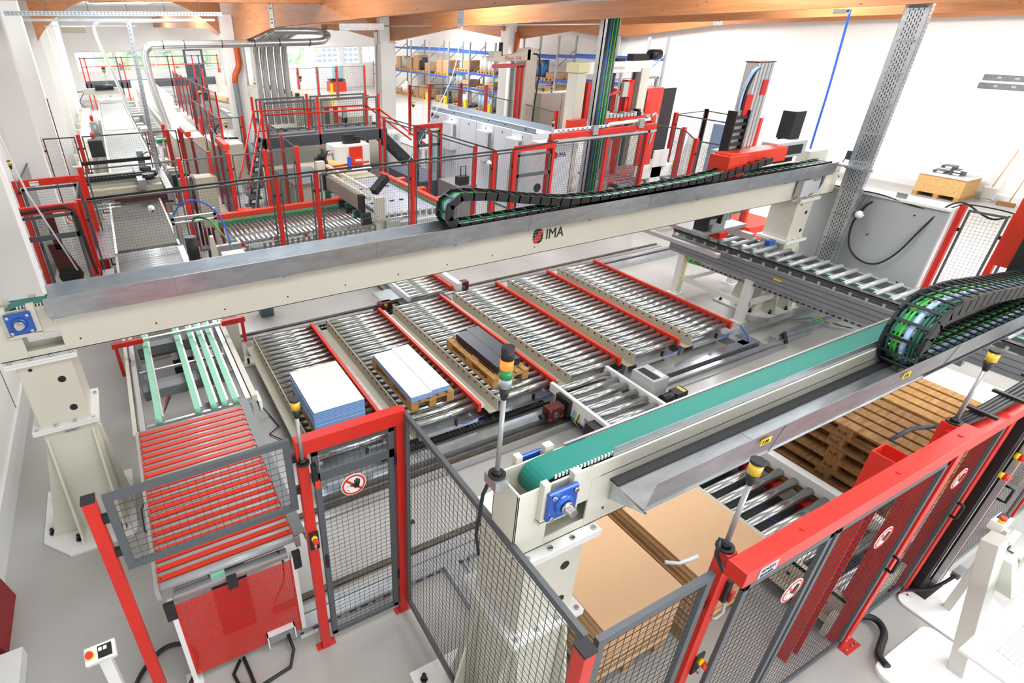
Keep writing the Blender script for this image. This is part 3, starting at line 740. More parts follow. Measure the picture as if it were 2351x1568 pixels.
def belts():
    t = T('strap_conveyor', 'transfer table of five mint green straps beside the near end of the rear gantry', 'conveyor', (-.3, 5.2, 0))
    for k, x in enumerate((-.27, .105, .265, .375, .49)):
        s = B().box(x, x+.058, 5.22, 7.45, 1.045, 1.055).cyl((x, 5.23, 1.02), (x+.058, 5.23, 1.02), .035, 16).done('strap', MINT, t)
        B().box(x+.06, x+.08, 5.26, 7.4, .98, 1.04).done('strap_guide', ALU, s)
    f = B().box(-.43, -.38, 5.15, 7.5, .93, 1.0).box(.63, .68, 5.25, 7.5, .93, 1.0).box(-.43, -.40, 5.15, 7.5, .8, .86)
    for yy in (5.22, 6.35): f.box(-.36, .6, yy, yy+.03, .96, .99)
    f.done('frame', ALU, t)
    w = B().box(-.5, -.46, 5.15, 7.5, .86, .98).box(.7, .76, 5.3, 7.4, .9, .98).done('side_beam', BEI, t)
    g = B().box(-.35, .6, 5.98, 6.12, .82, .94).box(-.35, .6, 6.15, 6.3, .78, .9).box(-.35, .6, 7.1, 7.25, .8, .92).done('cross_beam', GRYP, t)
    m = B().box(.02, .26, 6.55, 6.75, .5, .95).box(.05, .24, 6.45, 6.55, .55, .7).done('motor', BLK, t)
    B().box(.12, .26, 6.54, 6.55, .7, .86).done('plate', BEI, t)
    b = B().box(.12, .4, 5.55, 5.75, .6, .75).box(.3, .4, 5.5, 5.8, .6, .9).done('bracket', ALUD, t)
    r = B().box(-.6, -.25, 6.88, 6.94, 1.1, 1.16).box(.7, 1.0, 6.88, 6.94, 1.1, 1.17).box(-.58, -.54, 6.88, 6.92, .7, 1.1).box(.94, .98, 6.88, 6.92, .8, 1.1).done('bracket', RED, t); r['label'] = 'red bracket of the light bar'
    B().box(-.25, .7, 6.89, 6.93, 1.11, 1.15).done('light_bar', ALU, t)
    wh = B().cyl((.76, 5.3, .82), (.79, 5.3, .82), .06, 20).box(.76, .8, 5.28, 5.5, .8, .9).done('guide_wheel', WHT, t)
    l = B()
    for xx in (-.42, .66):
        for yy in (5.25, 7.4): l.box(xx-.03, xx+.03, yy, yy+.06, 0, .93)
    l.done('leg', ALUD, t)
    for k, m in enumerate((SLEEVE, SLEEVE, BLK)):
        B().tube([(-.1+.04*k, 6.4, .7), (-.2, 6.2, .5), (-.25, 5.9, .6), (-.22, 5.4, .7)], .009).done('cable', m, t)
    B().tube([(.85, 6.3, .3), (1.0, 6.2, .02), (1.05, 5.9, .02), (.9, 5.8, .02), (1.02, 5.6, .02), (.95, 5.3, .02)], .008).done('cable', BLK, t)
    B().tube([(-.45, 4.9, .5), (-.6, 4.85, .3), (-.62, 4.75, .1), (-.5, 4.6, .05)], .008).done('cable', BLK, t)
belts()
t = T('foot_pedestal', 'beige box pedestal with bolted foot left of the first lane', 'pedestal', (1.0, 7.7, 0))
B().box(.8, 1.02, 7.75, 8.2, .02, .9).done('column', BEI, t, .004); B().box(.72, 1.15, 7.55, 8.3, 0, .02).done('base_plate', BEI, t)
B().cyl((1.06, 7.65, .02), (1.06, 7.65, .1), .02, 8).done('anchor_bolt', BLK, t)
t = T('air_duct', 'thick white fabric air duct hanging between the roof beams', 'duct', (7.4, 0, 5.1))
B().cyl((7.4, -5.9, 5.12), (7.4, 21, 5.12), .27, 28).done('tube', WHT, t)
b = B()
for k in range(6): b.cyl((7.4, k*3.6, 5.12), (7.4, k*3.6+.04, 5.12), .276, 28)
b.done('seam_band', LGRY, t)

# ================================================================ NEAR FENCES AND GATES
def stop_sign(t, x, y, z, r=.085):
    """round no-entry-with-hand sign on a face that looks towards -y"""
    s = B().cyl((x, y-.004, z), (x, y, z), r, 32).done('sign_plate', BWH, t); s['label'] = 'round sign with a hand and a red slash'
    n = 32; b = B()
    for k in range(n):
        a0, a1 = 2*PI*k/n, 2*PI*(k+1)/n
        P = [(x+rr*math.cos(a), z+rr*math.sin(a)) for rr, a in ((r*.93, a0), (r*.93, a1), (r*.78, a1), (r*.78, a0))]
        b.prism(P, 'y', y-.006, y-.004)
    d = r*.8; w = r*.07
    b.prism([(x-d*.72-w, z+d*.72-w), (x-d*.72+w, z+d*.72+w), (x+d*.72+w, z-d*.72+w), (x+d*.72-w, z-d*.72-w)], 'y', y-.006, y-.0045)
    b.done('ring_and_slash', RED2, s)
    h = B(); hx, hz, u = x+r*.22, z-r*.12, r
    h.prism([(hx-.2*u, hz-.2*u), (hx+.16*u, hz-.25*u), (hx+.25*u, hz+.18*u), (hx-.18*u, hz+.2*u)], 'y', y-.0085, y-.006)
    for i, (dx, l) in enumerate(((-.14, .42), (-.02, .52), (.1, .48), (.22, .36))):
        h.prism([(hx+dx*u-.045*u, hz+.15*u), (hx+dx*u+.045*u, hz+.15*u), (hx+dx*u+.06*u, hz+(.15+l)*u), (hx+dx*u-.02*u, hz+(.15+l)*u)], 'y', y-.0085, y-.006)
    h.prism([(hx-.18*u, hz-.1*u), (hx-.5*u, hz+.12*u), (hx-.46*u, hz+.2*u), (hx-.16*u, hz+.1*u)], 'y', y-.0085, y-.006)
    h.done('hand', BLK, s)
    f = B(); n = 10
    for k in range(n):
        a0, a1 = .3+2.6*k/n, .3+2.6*(k+1)/n; c = (x-r*.42, z-r*.2)
        f.bar((c[0]+r*.2*math.cos(a0), y-.005, c[1]+r*.2*math.sin(a0)), (c[0]+r*.2*math.cos(a1), y-.005, c[1]+r*.2*math.sin(a1)), .002, .0015, (0, 1, 0))
    f.bar((x-r*.6, y-.005, z-r*.25), (x-r*.35, y-.005, z-r*.55), .002, .0015, (0, 1, 0)); f.done('figure', BLK, s)
def estop(t, x, y, z, face=-1):
    p = B().box(x-.035, x+.035, y+min(0, face*.012), y+max(0, face*.012), z-.085, z+.085).done('switch_plate', BLK, t)
    B().cyl((x, y+face*.012, z+.035), (x, y+face*.035, z+.035), .022, 18).done('button_collar', YEL, p)
    B().cyl((x, y+face*.035, z+.03), (x, y+face*.06, z+.03), .02, 18).done('stop_button', RED2, p)
    B().cyl((x, y+face*.012, z-.04), (x, y+face*.03, z-.04), .01, 12).box(x-.004, x+.004, y+face*.03-.002, y+face*.03+.01, z-.07, z-.04).done('key', STL, p)
    return p
def gate(label, x0, x1, y, z1, beam_over, zmid, handle_left=True, z0=.1, pw=.07, beamh=.11, sign=None, pitch=.043, gz=2.06):
    """gate in the plane y: two red posts, red head beam, grey door with mesh"""
    t = T('safety_gate', label, 'gate', (x0, y, 0))
    post(t, x0, y, z1, pw); post(t, x1, y, z1, pw)
    B().box(x0-pw/2-.002, x1+pw/2+.002, y-pw/2-.004, y+pw/2+.004, z1-beamh, z1+.004).done('head_beam', RED, t, .003)
    a, b = x0+pw/2+.03, x1-pw/2-.01
    d = B(); w = .045
    d.box(a, b, y-.015, y+.015, z0, z0+w).box(a, b, y-.015, y+.015, gz-w, gz).box(a, a+w, y-.015, y+.015, z0, gz).box(b-w, b, y-.015, y+.015, z0, gz).box(a, b, y-.015, y+.015, zmid-.04, zmid+.04)
    dd = d.done('door', GRY, t, .002)
    w1 = B(); wire(w1, (a+w, y), (b-w, y), z0+w, zmid-.04, pitch, .0011); wire(w1, (a+w, y), (b-w, y), zmid+.04, gz-w, pitch, .0011); w1.done('wire_mesh', WIRE, dd)
    hx = a+w/2 if handle_left else b-w/2
    B().box(hx-.012, hx+.012, y-.03, y-.015, .93, 1.06).done('handle', BLK, dd, .003)
    hb = B()
    for zz in (.5, 1.75): hb.box(b-.005, b+.025, y-.03, y+.01, zz-.04, zz+.04)
    hb.done('hinge', BLK, dd)
    return t, dd
g1, gd = gate('front mesh gate with red posts and a round hand sign, right of the infeed conveyor', .62, 1.335, 2.86, 2.18, True, 1.82)
stop_sign(gd, .96, 2.84, 1.66, .095)
estop(g1, .625, 2.825, 1.28)
sw = B().box(.665, .7, 2.78, 2.83, 1.82, 1.98).done('door_switch', BLK, g1, .003); B().box(.67, .705, 2.77, 2.79, 1.8, 1.86).done('actuator', RED2, sw)
beacon('amber signal lamp on the left post of the front gate', .615, 2.81, 2.02, .37, group='amber signal lamps')
t = fence('low grey mesh panel over the infeed conveyor, beside a capped red post', [(-.595, 2.89)], clips=False, name='fence_panel')
for c in kids(t): B().box(-.632, -.558, 2.853, 2.927, 2.18, 2.195).done('end_cap', BLK2, c)
panel(t, (-.525, 2.88), (.56, 2.88), 1.58, 2.19, .05, .0011, fw_=.045, fd=.03)
k = B()
for zz in (1.74, 2.02): k.box(-.56, -.525, 2.87, 2.9, zz-.03, zz+.03).box(.555, .59, 2.87, 2.9, zz-.03, zz+.03)
k.done('clip', BLK, t)
t = fence('mesh fence panel from the front gate to the capped red corner post', [(1.295, .945)], clips=False, w=.07)
for c in kids(t): B().box(1.258, 1.332, .908, .982, 2.18, 2.196).done('end_cap', BLK2, c)
panel(t, (1.375, 2.84), (1.355, 1.0), .12, 2.16, .05, .0012, fw_=.045, fd=.03)
k = B()
for zz in (.5, 1.4, 2.0): k.box(1.31, 1.35, .96, .99, zz-.03, zz+.03).box(1.34, 1.37, 2.84, 2.88, zz-.03, zz+.03)
k.done('clip', BLK, t)
t = fence('short mesh panel between the capped corner post and the red switch post', [(2.235, .985)], clips=False, zp=2.24)
panel(t, (1.40, .975), (2.16, .975), .12, 2.13, .05, .0012, fw_=.045, fd=.03)
k = B()
for zz in (.6, 1.85): k.box(2.16, 2.2, .97, 1.0, zz-.03, zz+.03)
k.done('clip', BLK, t)
pp = [c for c in kids(t) if c.name.startswith('post')][0]
sw = B().box(2.27, 2.31, .93, .98, 1.87, 2.03).done('door_switch', BLK, pp, .003); B().box(2.31, 2.34, .92, .97, 1.86, 1.93).done('actuator', RED2, sw)
B().tube([(2.21, 1.02, 2.3), (2.16, .99, 2.24), (2.18, .94, 2.16), (2.25, .92, 2.12), (2.31, .9, 2.14), (2.33, .89, 2.2)], .011).done('cable', BLK, pp)
B().tube([(2.29, .93, 1.87), (2.29, .92, 1.8), (2.26, .93, 1.76), (2.24, .94, 1.76)], .009).done('cable', LGRY, pp)
B().tube([(2.15, 1.06, 2.16), (2.08, 1.1, 2.1), (2.02, 1.14, 2.1)], .01).done('cable', LGRY, pp)
estop(pp, 2.3, .95, 1.3)
beacon('amber signal lamp on the red switch post above the cardboard stacks', 2.235, 1.0, 2.24, .42, group='amber signal lamps')
beacon('tower signal lamp with lit orange lens on the head of the near gantry', 1.31, 1.67, 2.56, .46, 'lit')
B().box(1.27, 1.35, 1.62, 1.72, 2.5, 2.56).done('lamp_bracket', GALV, G2)
B().tube([(1.3, 1.7, 2.53), (1.27, 1.72, 2.4), (1.26, 1.74, 2.1), (1.3, 1.76, 1.9)], .01).done('cable', BLK, G2)

def mgate(label, x0, x1, y, beam, leaves, zb, feet, hnd):
    t = T('machine_gate', label, 'gate', (x0, y, 0))
    B().box(x0, x1, y-.065, y+.035, zb-.1, zb).done('head_beam', RED, t, .003) if beam else None
    for fx in feet:
        b = B().box(fx-.045, fx+.045, y-.02, y+.1, 0, zb-.1).box(fx-.05, fx+.14, y-.08, y+.06, 0, .01).done('post', RED, t, .003)
        k = B()
        for u in (-.02, .06, .11): k.cyl((fx+u, y-.05, .01), (fx+u, y-.05, .02), .01, 6)
        k.done('bolt', STL, b)
    for (a, b) in leaves:
        f = B(); w = .04
        for zz in (.1+w/2, 2.05-w/2): f.bar((a, y, zz), (b, y, zz), .025, w)
        f.box(a, a+w, y-.0125, y+.0125, .1, 2.05).box(b-w, b, y-.0125, y+.0125, .1, 2.05)
        o = f.done('door', GRY, t, .002); wm = B(); wire(wm, (a+w, y), (b-w, y), .1+w, 2.05-w, .05, .0011); wm.done('wire_mesh', WIRE, o)
        if b in hnd:
            hx = b-.02
            B().tube([(hx, y-.012, 1.02), (hx, y-.05, 1.02), (hx, y-.055, 1.03), (hx, y-.055, 1.15), (hx, y-.05, 1.16), (hx, y-.012, 1.16)], .011).done('handle', BLK, o)
    return t
m1 = mgate('double mesh gate under the long red head beam before the cardboard', 2.13, 4.38, .885, True, [(2.30, 3.06), (3.1, 4.33)], 2.3, [4.42], (4.33,))
stop_sign(m1, 2.82, .86, 1.72, .09); stop_sign(m1, 3.82, .86, 1.62, .09)
h = B()
for x in (2.62, 3.5, 4.2): h.cyl((x, .87, 2.3), (x, .87, 2.306), .014, 6)
h.done('bolt', RED, m1)
B().box(2.23, 2.37, .817, .82, 2.21, 2.28).done('label_plate', LGRY, m1)
text('SCV-S111', .026, frame_y(2.245, .816, 2.25), BLK, 'lettering', m1); text('20116-0076', .02, frame_y(2.245, .816, 2.22), BLK, 'lettering', m1)
m2 = mgate('second mesh gate on the right with thick black cables along its red head beam', 4.5, 7.6, .93, True, [(4.52, 5.36)], 2.16, [5.44], (5.36,))
stop_sign(m2, 4.9, .905, 1.62, .09)
for k in range(4): B().tube([(4.5, 1.0, 2.1), (4.62, .96+.02*k, 2.19), (4.9, .93+.022*k, 2.2), (5.3, .92+.025*k, 2.21), (5.7, .93+.025*k, 2.2), (6.3, .93+.025*k, 2.19), (7.5, .93+.025*k, 2.19)], .016).done('cable', BLK, m2)
for x in (4.75, 5.15, 5.6): B().box(x, x+.03, .87, 1.05, 2.215, 2.235).done('cable_clip', BLK, m2)
pp = B().box(4.39, 4.49, .93, 1.03, 0, 2.24).done('post', RED, m1, .003)
beacon('amber signal lamp on the post between the two right mesh gates', 4.44, .98, 2.24, .40, group='amber signal lamps')
B().tube([(4.4, 1.04, 2.18), (4.3, 1.12, 2.14), (4.18, 1.16, 2.06)], .014).done('cable', GRYD, m1)
t = T('red_channel', 'short open red channel standing behind the long red head beam, beside the pallets', 'post', (3.85, 1.05, 0))
B().box(3.86, 3.87, 1.0, 1.12, 0, 2.12).box(4.01, 4.02, 1.0, 1.12, 0, 2.12).box(3.86, 4.02, 1.12, 1.13, 0, 2.12).done('channel', RED, t)
lc = T('light_curtain', 'tall black light curtain post with emergency stop buttons right of the gates', 'light curtain', (5.6, .88, 0))
B().box(5.56, 5.66, .86, .96, .03, 2.0).done('housing', BLK, lc, .004); B().box(5.69, 5.75, .80, .86, 1.0-.9, 2.0).done('housing', BLK, lc, .004)
B().box(5.66, 5.69, .80, .84, .1, 2.0).done('profile', ALU, lc)
B().box(5.5, 5.8, .78, .98, 0, .03).done('foot', BLK, lc)
for (x, y, z) in ((5.52, .84, 1.45), (5.62, .84, 1.6)):
    B().cyl((x, y, z), (x, y-.03, z), .025, 16).done('button_collar', YEL, lc); B().cyl((x, y-.03, z), (x, y-.065, z), .026, 16).done('stop_button', RED2, lc)
B().tube([(5.74, .8, 1.12), (5.74, .75, 1.12), (5.74, .75, 1.26), (5.74, .8, 1.26)], .011).done('handle', BLK, lc)
fence('grey mesh fence leaving the right edge of the view beyond the light curtain', [(5.84, .84), (7.0, .84), (8.2, .84)], w=.05, m=GRYP)

# ================================================================ CARDBOARD STACKS, NEAR ROLLER LANE, PALLETS
def stack(nm, x0, x1, y0, y1, seed):
    random.seed(seed)
    pallet('wooden pallet under the %s stack of tan fibreboard sheets' % nm, x0+.02, y0+.02, 0, .78, y1-y0-.04)
    z = .146; n = 0
    while z < .79:
        a, b_ = random.uniform(-.006, .006), random.uniform(-.006, .006); last = z+.0155 >= .79
        t = B().box(x0+a, x1+a, y0+b_, y1+b_, z, z+.0142)
        o = t.done('fibreboard_sheet', MDF if last or n % 4 else MDFE)
        tag(o, ('topmost tan fibreboard sheet of the %s stack' if last else 'tan fibreboard sheet inside the %s stack') % nm, 'board', 'tan sheets in the %s stack' % nm)
        z += .0155; n += 1
stack('left', 2.28, 3.07, 1.53, 2.6, 5); stack('right', 3.24, 4.03, 1.50, 2.6, 6)
def nlane():
    t = T('pallet_lane', 'short roller lane with cream rails between the cardboard and the pallet tower', 'conveyor', (4.4, 1.3, 0))
    l = B().box(4.38, 4.43, .98, 3.4, .43, .47).box(4.38, 4.385, .98, 3.4, .2, .47).box(4.3, 4.385, .98, 3.4, .2, .21).done('side_rail', BEID, t, .002)
    k = B()
    for j in range(14): k.cyl((4.374, 1.1+j*.155, .32), (4.38, 1.1+j*.155, .32), .018, 8)
    k.done('bolt', BLK, l)
    r = B().box(5.46, 5.56, .98, 3.4, .36, .50).done('side_rail', WHT, t, .003)
    roller_set(t, 4.43, 5.46, [1.12+.155*k for k in range(15)], .42, .045, ZNC)
    B().box(4.43, 5.46, 1.0, 3.4, .08, .1).done('drip_plate', GRYD, t)
    rb = B()
    for j in range(7): rb.box(5.3, 5.44, 1.2+j*.3, 1.34+j*.3, .22, .3)
    rb.done('red_guard', RED, t)
    B().tube([(4.7, 2.0, .2), (4.9, 1.9, .25), (5.0, 1.8, .2), (4.8, 1.6, .2)], .01).done('cable', HOSE, t)
    g = B().box(4.3, 5.6, .98, 1.02, .06, .32).done('front_plate', BEI, t); B().tube([(4.4, .97, .2), (4.5, .95, .3), (4.6, .97, .22), (4.45, .95, .12), (4.4, .97, .2)], .008).done('cable', YEL, t)
nlane()
P0 = pallet('wooden pallet of the left tower, stamped blocks, bottom one', 5.82, 1.36, .02, .8, 1.25, WOOD2, group='pallets of the left tower')
def stamps(p, x, z, y):
    for j, s in enumerate(('EPAL', 'EUR', 'EPAL')):
        text(s, .05, Matrix(((0, 0, -1, x-.001), (-1, 0, 0, y+1.23-.55*j if j else y+1.235), (0, 1, 0, z+.045), (0, 0, 0, 1))), BLK, 'stamp', p)
stamps(P0, 5.82, .02, 1.36)
for k in range(1, 7):
    copy_tree(P0, random.uniform(-.03, .03), random.uniform(-.03, .03), .1445*k, 'wooden pallet of the left tower, %s' % ('topmost one' if k == 6 else ORD[k]+' from the bottom'))
P1 = pallet('wooden pallet of the right tower beside the cream machine, bottom one', 6.68, 1.36, .02, .8, 1.25, WOOD, group='pallets of the right tower')
for k in range(1, 7):
    copy_tree(P1, random.uniform(-.03, .03), random.uniform(-.03, .03), .1445*k, 'wooden pallet of the right tower, %s' % ('topmost one' if k == 6 else ORD[k]+' from the bottom'))
t = T('lift_frame', 'cream and red frame around the pallet towers under the near gantry', 'frame', (5.7, 2.7, 0))
B().box(5.6, 7.9, 2.75, 2.85, .5, .75).box(7.62, 7.8, 1.2, 2.8, .7, .8).done('cream_beam', BEI, t, .003); B().box(7.56, 7.62, 1.2, 2.8, .65, .8).box(5.6, 7.6, 2.68, 2.74, .6, .7).done('red_beam', RED, t, .003)
B().box(7.8, 8.6, 1.2, 2.8, .72, .76).done('white_table', WHT, t, .003)
B().box(8.1, 8.35, 1.05, 1.3, 0, 1.25).done('cream_post', BEI, t, .006); sticker(t, 8.12, 1.05, 1.12, .12, .06, LGRY)

# ================================================================ GREY ROLLER CONVEYOR ON THE RIGHT
def rconv():
    t = T('roller_conveyor', 'raised roller conveyor on cream legs with grey panelled side, right of the six lanes', 'conveyor', (8.9, 3, 0))
    y0, y1 = -.2, 6.75
    B().box(8.88, 8.94, y0, y1, .8, 1.09).done('side_panel', GRYP, t, .002)
    g = B()
    for z in (.87, .94, 1.02): g.box(8.876, 8.88, y0, y1, z, z+.006)
    g.done('groove', GRYD, t)
    B().box(8.9, 9.0, y0, y1, 1.19, 1.2).box(8.9, 8.91, y0, y1, 1.15, 1.2).done('top_rail', GRYD, t)
    b = B(); y = y0+.1
    while y < y1: b.box(8.905, 8.93, y, y+.03, 1.09, 1.19); y += .22
    b.done('bracket', BEID, t)
    N = 34
    roller_set(t, 8.97, 9.68, [y0+.12+k*.205 for k in range(N)], 1.235, .036, GROL)
    B().box(9.68, 9.74, y0, y1, 1.0, 1.18).done('far_rail', GRYP, t)
    r = B(); y = y0+.2
    while y < y1: r.box(9.64, 9.68, y, y+.03, 1.1, 1.19); y += .41
    r.done('bracket', ALU, t)
    m = B().box(9.25, 9.29, y0, y1, 1.15, 1.165).done('mint_strap', MINT, t)
    B().box(9.05, 9.15, y0, y1, 1.0, 1.12).box(9.4, 9.5, y0, y1, 1.0, 1.12).done('profile', ALUD, t)
    d = B().box(8.95, 9.05, 2.2, 6.4, .68, .76).done('cable_duct', GALV, t)
    s = B()
    for k in range(45): s.box(8.946, 8.95, 2.3+k*.09, 2.3+k*.09+.05, .7, .72)
    s.done('slot', BLK, d)
    for (x, y) in ((8.9, 6.4), (8.9, 5.05), (10.25, 6.2), (10.25, 5.0), (8.95, .9)):
        l = B().box(x, x+.13, y, y+.13, 0, .8).box(x-.04, x+.17, y-.04, y+.17, 0, .012).done('leg', WHT, t, .003)
    B().box(8.92, 9.0, 5.18, 6.4, .3, .38).box(10.28, 10.36, 5.1, 6.2, .3, .38).box(9.0, 10.3, 6.3, 6.36, .3, .38).box(9.0, 10.3, 5.05, 5.12, .3, .38).box(9.0, 10.3, 6.4, 6.5, .7, .78).box(9, 10.3, 5.05, 5.15, .7, .78).done('cross_bar', WHT, t, .003)
    B().box(8.86, 8.88, 4.6, 4.72, .95, .97).done('sticker', YEL, t)
    B().tube([(8.9, 6.38, .75), (8.86, 6.3, .7), (8.88, 6.35, .3), (8.87, 6.36, .1)], .01).done('cable', YEL, t)
    B().tube([(8.87, 6.3, .8), (8.85, 6.25, .72), (8.95, 6.1, .7)], .018).done('cable', GRN, t)
rconv()
t = T('floor_cable_duct', 'galvanised duct with bunched cables beside the raised roller conveyor', 'cable duct', (8.2, 4.9, 0))
B().box(8.1, 11.5, 4.72, 4.86, 0, .07).box(8.4, 8.52, 4.3, 4.72, 0, .05).box(8.7, 11.5, 4.3, 4.4, 0, .12).done('duct', GALV, t)
for k in range(6): B().tube([(9.6, 4.6, .1), (9.8+.03*k, 4.45, .14), (10.1, 4.2-.02*k, .1), (10.3, 4.0, .05)], .01).done('cable', (GRN, HOSE, BLK, DGRN, YEL, BLK)[k], t)
B().tube([(8.15, 4.6, .35), (8.25, 4.5, .2), (8.2, 4.4, .1), (8.3, 4.35, .05)], .012).done('cable', HOSE, t)
t = T('buffer_stop', 'small black buffer at the right end of the floor rail', 'buffer', (8.9, 4.3, 0))
B().prism([(4.2, .03), (4.4, .03), (4.3, .2)], 'x', 8.85, 8.92).done('block', BLK, t); B().box(8.9, 9.1, 4.26, 4.34, .03, .08).done('stop', WRAIL, t)

# ================================================================ REAR HALF OF THE RIGHT SIDE
t = T('machine_partition', 'long light grey partition wall with white capping behind the raised roller conveyor', 'partition', (10.6, 4.5, 0))
B().box(10.62, 10.68, 3.56, 5.6, 0, 2.1).done('grey_panel', mat('partition_grey', '#a9adae', .6), t); B().box(10.6, 11.0, 3.56, 5.6, 2.1, 2.14).done('capping', WHT, t, .004); B().box(10.68, 11.0, 3.56, 5.6, 0, 2.1).done('core', WHT, t)
B().box(10.66, 10.67, 4.15, 4.3, 2.14, 2.22).done('lifting_eye', GALV, t)
k = B()
for y, z in ((4.9, 1.9), (3.95, 1.95), (4.45, 1.5), (3.8, .9)): k.cyl((10.612, y, z), (10.62, y, z), .012, 10)
k.done('screw', BLK, t)
t = T('hanging_cable', 'black cable looping down over the grey partition to the red corner post', 'cable', (10.6, 4.4, 2.1))
P = [(10.6, 4.55, 2.02), (10.58, 4.62, 1.9), (10.58, 4.7, 1.6), (10.58, 4.62, 1.25), (10.58, 4.4, 1.08), (10.58, 4.15, 1.1), (10.58, 3.95, 1.35), (10.6, 3.8, 1.75), (10.65, 3.68, 2.08), (10.72, 3.6, 2.2), (10.82, 3.5, 2.22), (10.9, 3.3, 2.1), (10.92, 3.15, 2.06), (10.92, 3.0, 2.14)]
def smooth(P, n=6):
    out = []; V = [Vector(p) for p in P]
    for i in range(len(V)-1):
        p0, p1, p2, p3 = V[max(i-1, 0)], V[i], V[i+1], V[min(i+2, len(V)-1)]
        for k in range(n):
            u = k/n; out.append(.5*((2*p1)+(p2-p0)*u+(2*p0-5*p1+4*p2-p3)*u*u+(3*p1-p0-3*p2+p3)*u**3))
    return out+[V[-1]]
B().tube(smooth(P), .014).done('loop', BLK, t)
B().tube(smooth([(10.6, 5.6, 2.16), (10.6, 5.0, 2.14), (10.6, 4.5, 2.15), (10.62, 4.0, 2.08), (10.66, 3.7, 2.08), (10.8, 3.5, 2.2), (10.92, 3.2, 2.2), (10.92, 2.9, 2.18)]), .01).done('run', BLK, t)
for k in range(2): B().tube([(10.6, 4.6+.06*k, 2.1), (10.58, 4.75+.07*k, 1.5), (10.58, 4.9+.07*k, .3)], .004).done('thin_wire', BLK, t)
f = fence('mesh fence with cables along its top, right of the grey partition', [(10.82, 3.5), (10.9, 2.93), (10.9, 1.6)], w=.075, zp=2.2)
B().box(11.2, 11.28, 2.7, 2.78, .6, 1.5).done('profile_stand', ALU, f)
# vertical perforated cable tray up to the beams, and its link to the gantry
def slottray(t, x, y0, y1, z0, z1):
    """tray facing -x with real slots: rails and webs"""
    b = B(); W_ = y1-y0
    b.box(x, x+.003, y0, y0+.05, z0, z1).box(x, x+.003, y1-.05, y1, z0, z1)
    b.box(x, x+.085, y0, y0+.003, z0, z1).box(x, x+.085, y1-.003, y1, z0, z1)
    n = 6; sw = .011; gp = (W_-.1-n*sw)/(n+1)
    for i in range(n+1): ya = y0+.05+i*(gp+sw); b.box(x, x+.003, ya, ya+gp, z0, z1)
    z = z0; k = 0
    while z < z1:
        for i in range(n):
            ya = y0+.05+i*(gp+sw)+gp; zo = z + (.035 if i % 2 else 0); b.box(x, x+.003, ya, ya+sw, zo, min(zo+.024, z1))
        z += .07
    z = z0+.2
    b.done('slotted_sheet', GALV, t)
    r = B()
    while z < z1: r.box(x-.012, x, y0+.045, y1-.045, z, z+.028); z += .42
    r.done('cross_strut', GRYP, t)
    d = B(); z = z0
    while z < z1-.05: d.box(x+.03, x+.04, y0-.001, y0, z, z+.012).box(x+.06, x+.07, y0-.001, y0, z, z+.012); z += .05
    d.done('hole', BLK, t)
t = T('cable_tray', 'tall perforated steel cable tray rising to the roof beams right of the gantry end', 'cable tray', (10.35, 4.8, 0))
slottray(t, 10.36, 4.66, 4.98, .3, 4.80)
B().box(10.2, 10.36, 4.7, 5.2, 2.53, 2.56).box(10.34, 10.37, 4.6, 5.0, 2.49, 2.53).done('link_bracket', GALV, t)
for k in range(7): B().tube([(10.4, 4.7+.04*k, .3), (10.4, 4.7+.04*k, 4.8)], .019).done('cable', (BLK, GRYD, DRED)[k % 3], t)
def camera_dome(label, x, y, z, r=.05, d=(0, 0, -1)):
    t = T('security_camera', label, 'camera', (x, y, z))
    B().sphere((x, y, z), r, 20).cyl((x, y, z), (x+d[0]*r*1.1, y+d[1]*r*1.1, z+d[2]*r*1.1), r*.8, 20, r*.6).done('housing', WHT, t)
    B().cyl((x+d[0]*r*1.08, y+d[1]*r*1.08, z+d[2]*r*1.08), (x+d[0]*r*1.2, y+d[1]*r*1.2, z+d[2]*r*1.2), r*.42, 16).done('lens', BLK, t)
    B().tube([(x, y+.01, z+r*.9), (x+.01, y+.01, z+r*2.4)], .003, 6).done('wire', BLK, t)
camera_dome('white dome camera hanging on the edge of the tall perforated tray', 10.44, 4.6, 1.82, .06, (.3, -.8, -.5))
camera_dome('white dome camera hanging from the top rail of the rear mesh fence at the left', .28, 10.0, 1.93, .055, (.2, -.7, -.6))
camera_dome('white dome camera low beside the beige box behind the rear gantry', 1.28, 7.9, 1.12, .06, (.0, -.8, -.6))
camera_dome('white dome camera on the mesh fence in front of the long white cabinets', 6.9, 10.0, 2.0, .055, (0, -.8, -.5))
t = T('overhead_tray', 'two perforated steel strips of a cable tray ending high up at the right', 'cable tray', (11.5, 4, 3.8))
for z in (3.78, 3.67):
    b = B().box(11.5, 11.51, 0, 4.19+(.02 if z < 3.7 else 0), z, z+.08).box(11.5, 11.58, 0, 4.19, z-.002, z)
    o = b.done('strip', GALV, t); h = B()
    for k in range(6): h.box(11.497, 11.5, 3.98-.2*k, 4.03-.2*k, z+.03, z+.055)
    h.done('slot', WHT, o)
t = T('air_hose', 'blue compressed air hose dropping from a valve on the roof beam to the gantry end', 'hose', (10.2, 5.6, 4.7))
B().tube(smooth([(10.1, 5.55, 4.68), (10.0, 5.5, 4.64), (10.03, 5.5, 4.4), (10.1, 5.5, 3.6), (10.15, 5.5, 2.6), (10.1, 5.4, 2.3), (9.8, 5.3, 2.15)]), .016).done('hose', HOSE, t); B().box(10.02, 10.12, 5.56, 5.75, 4.64, 4.7).done('valve', STL, t)

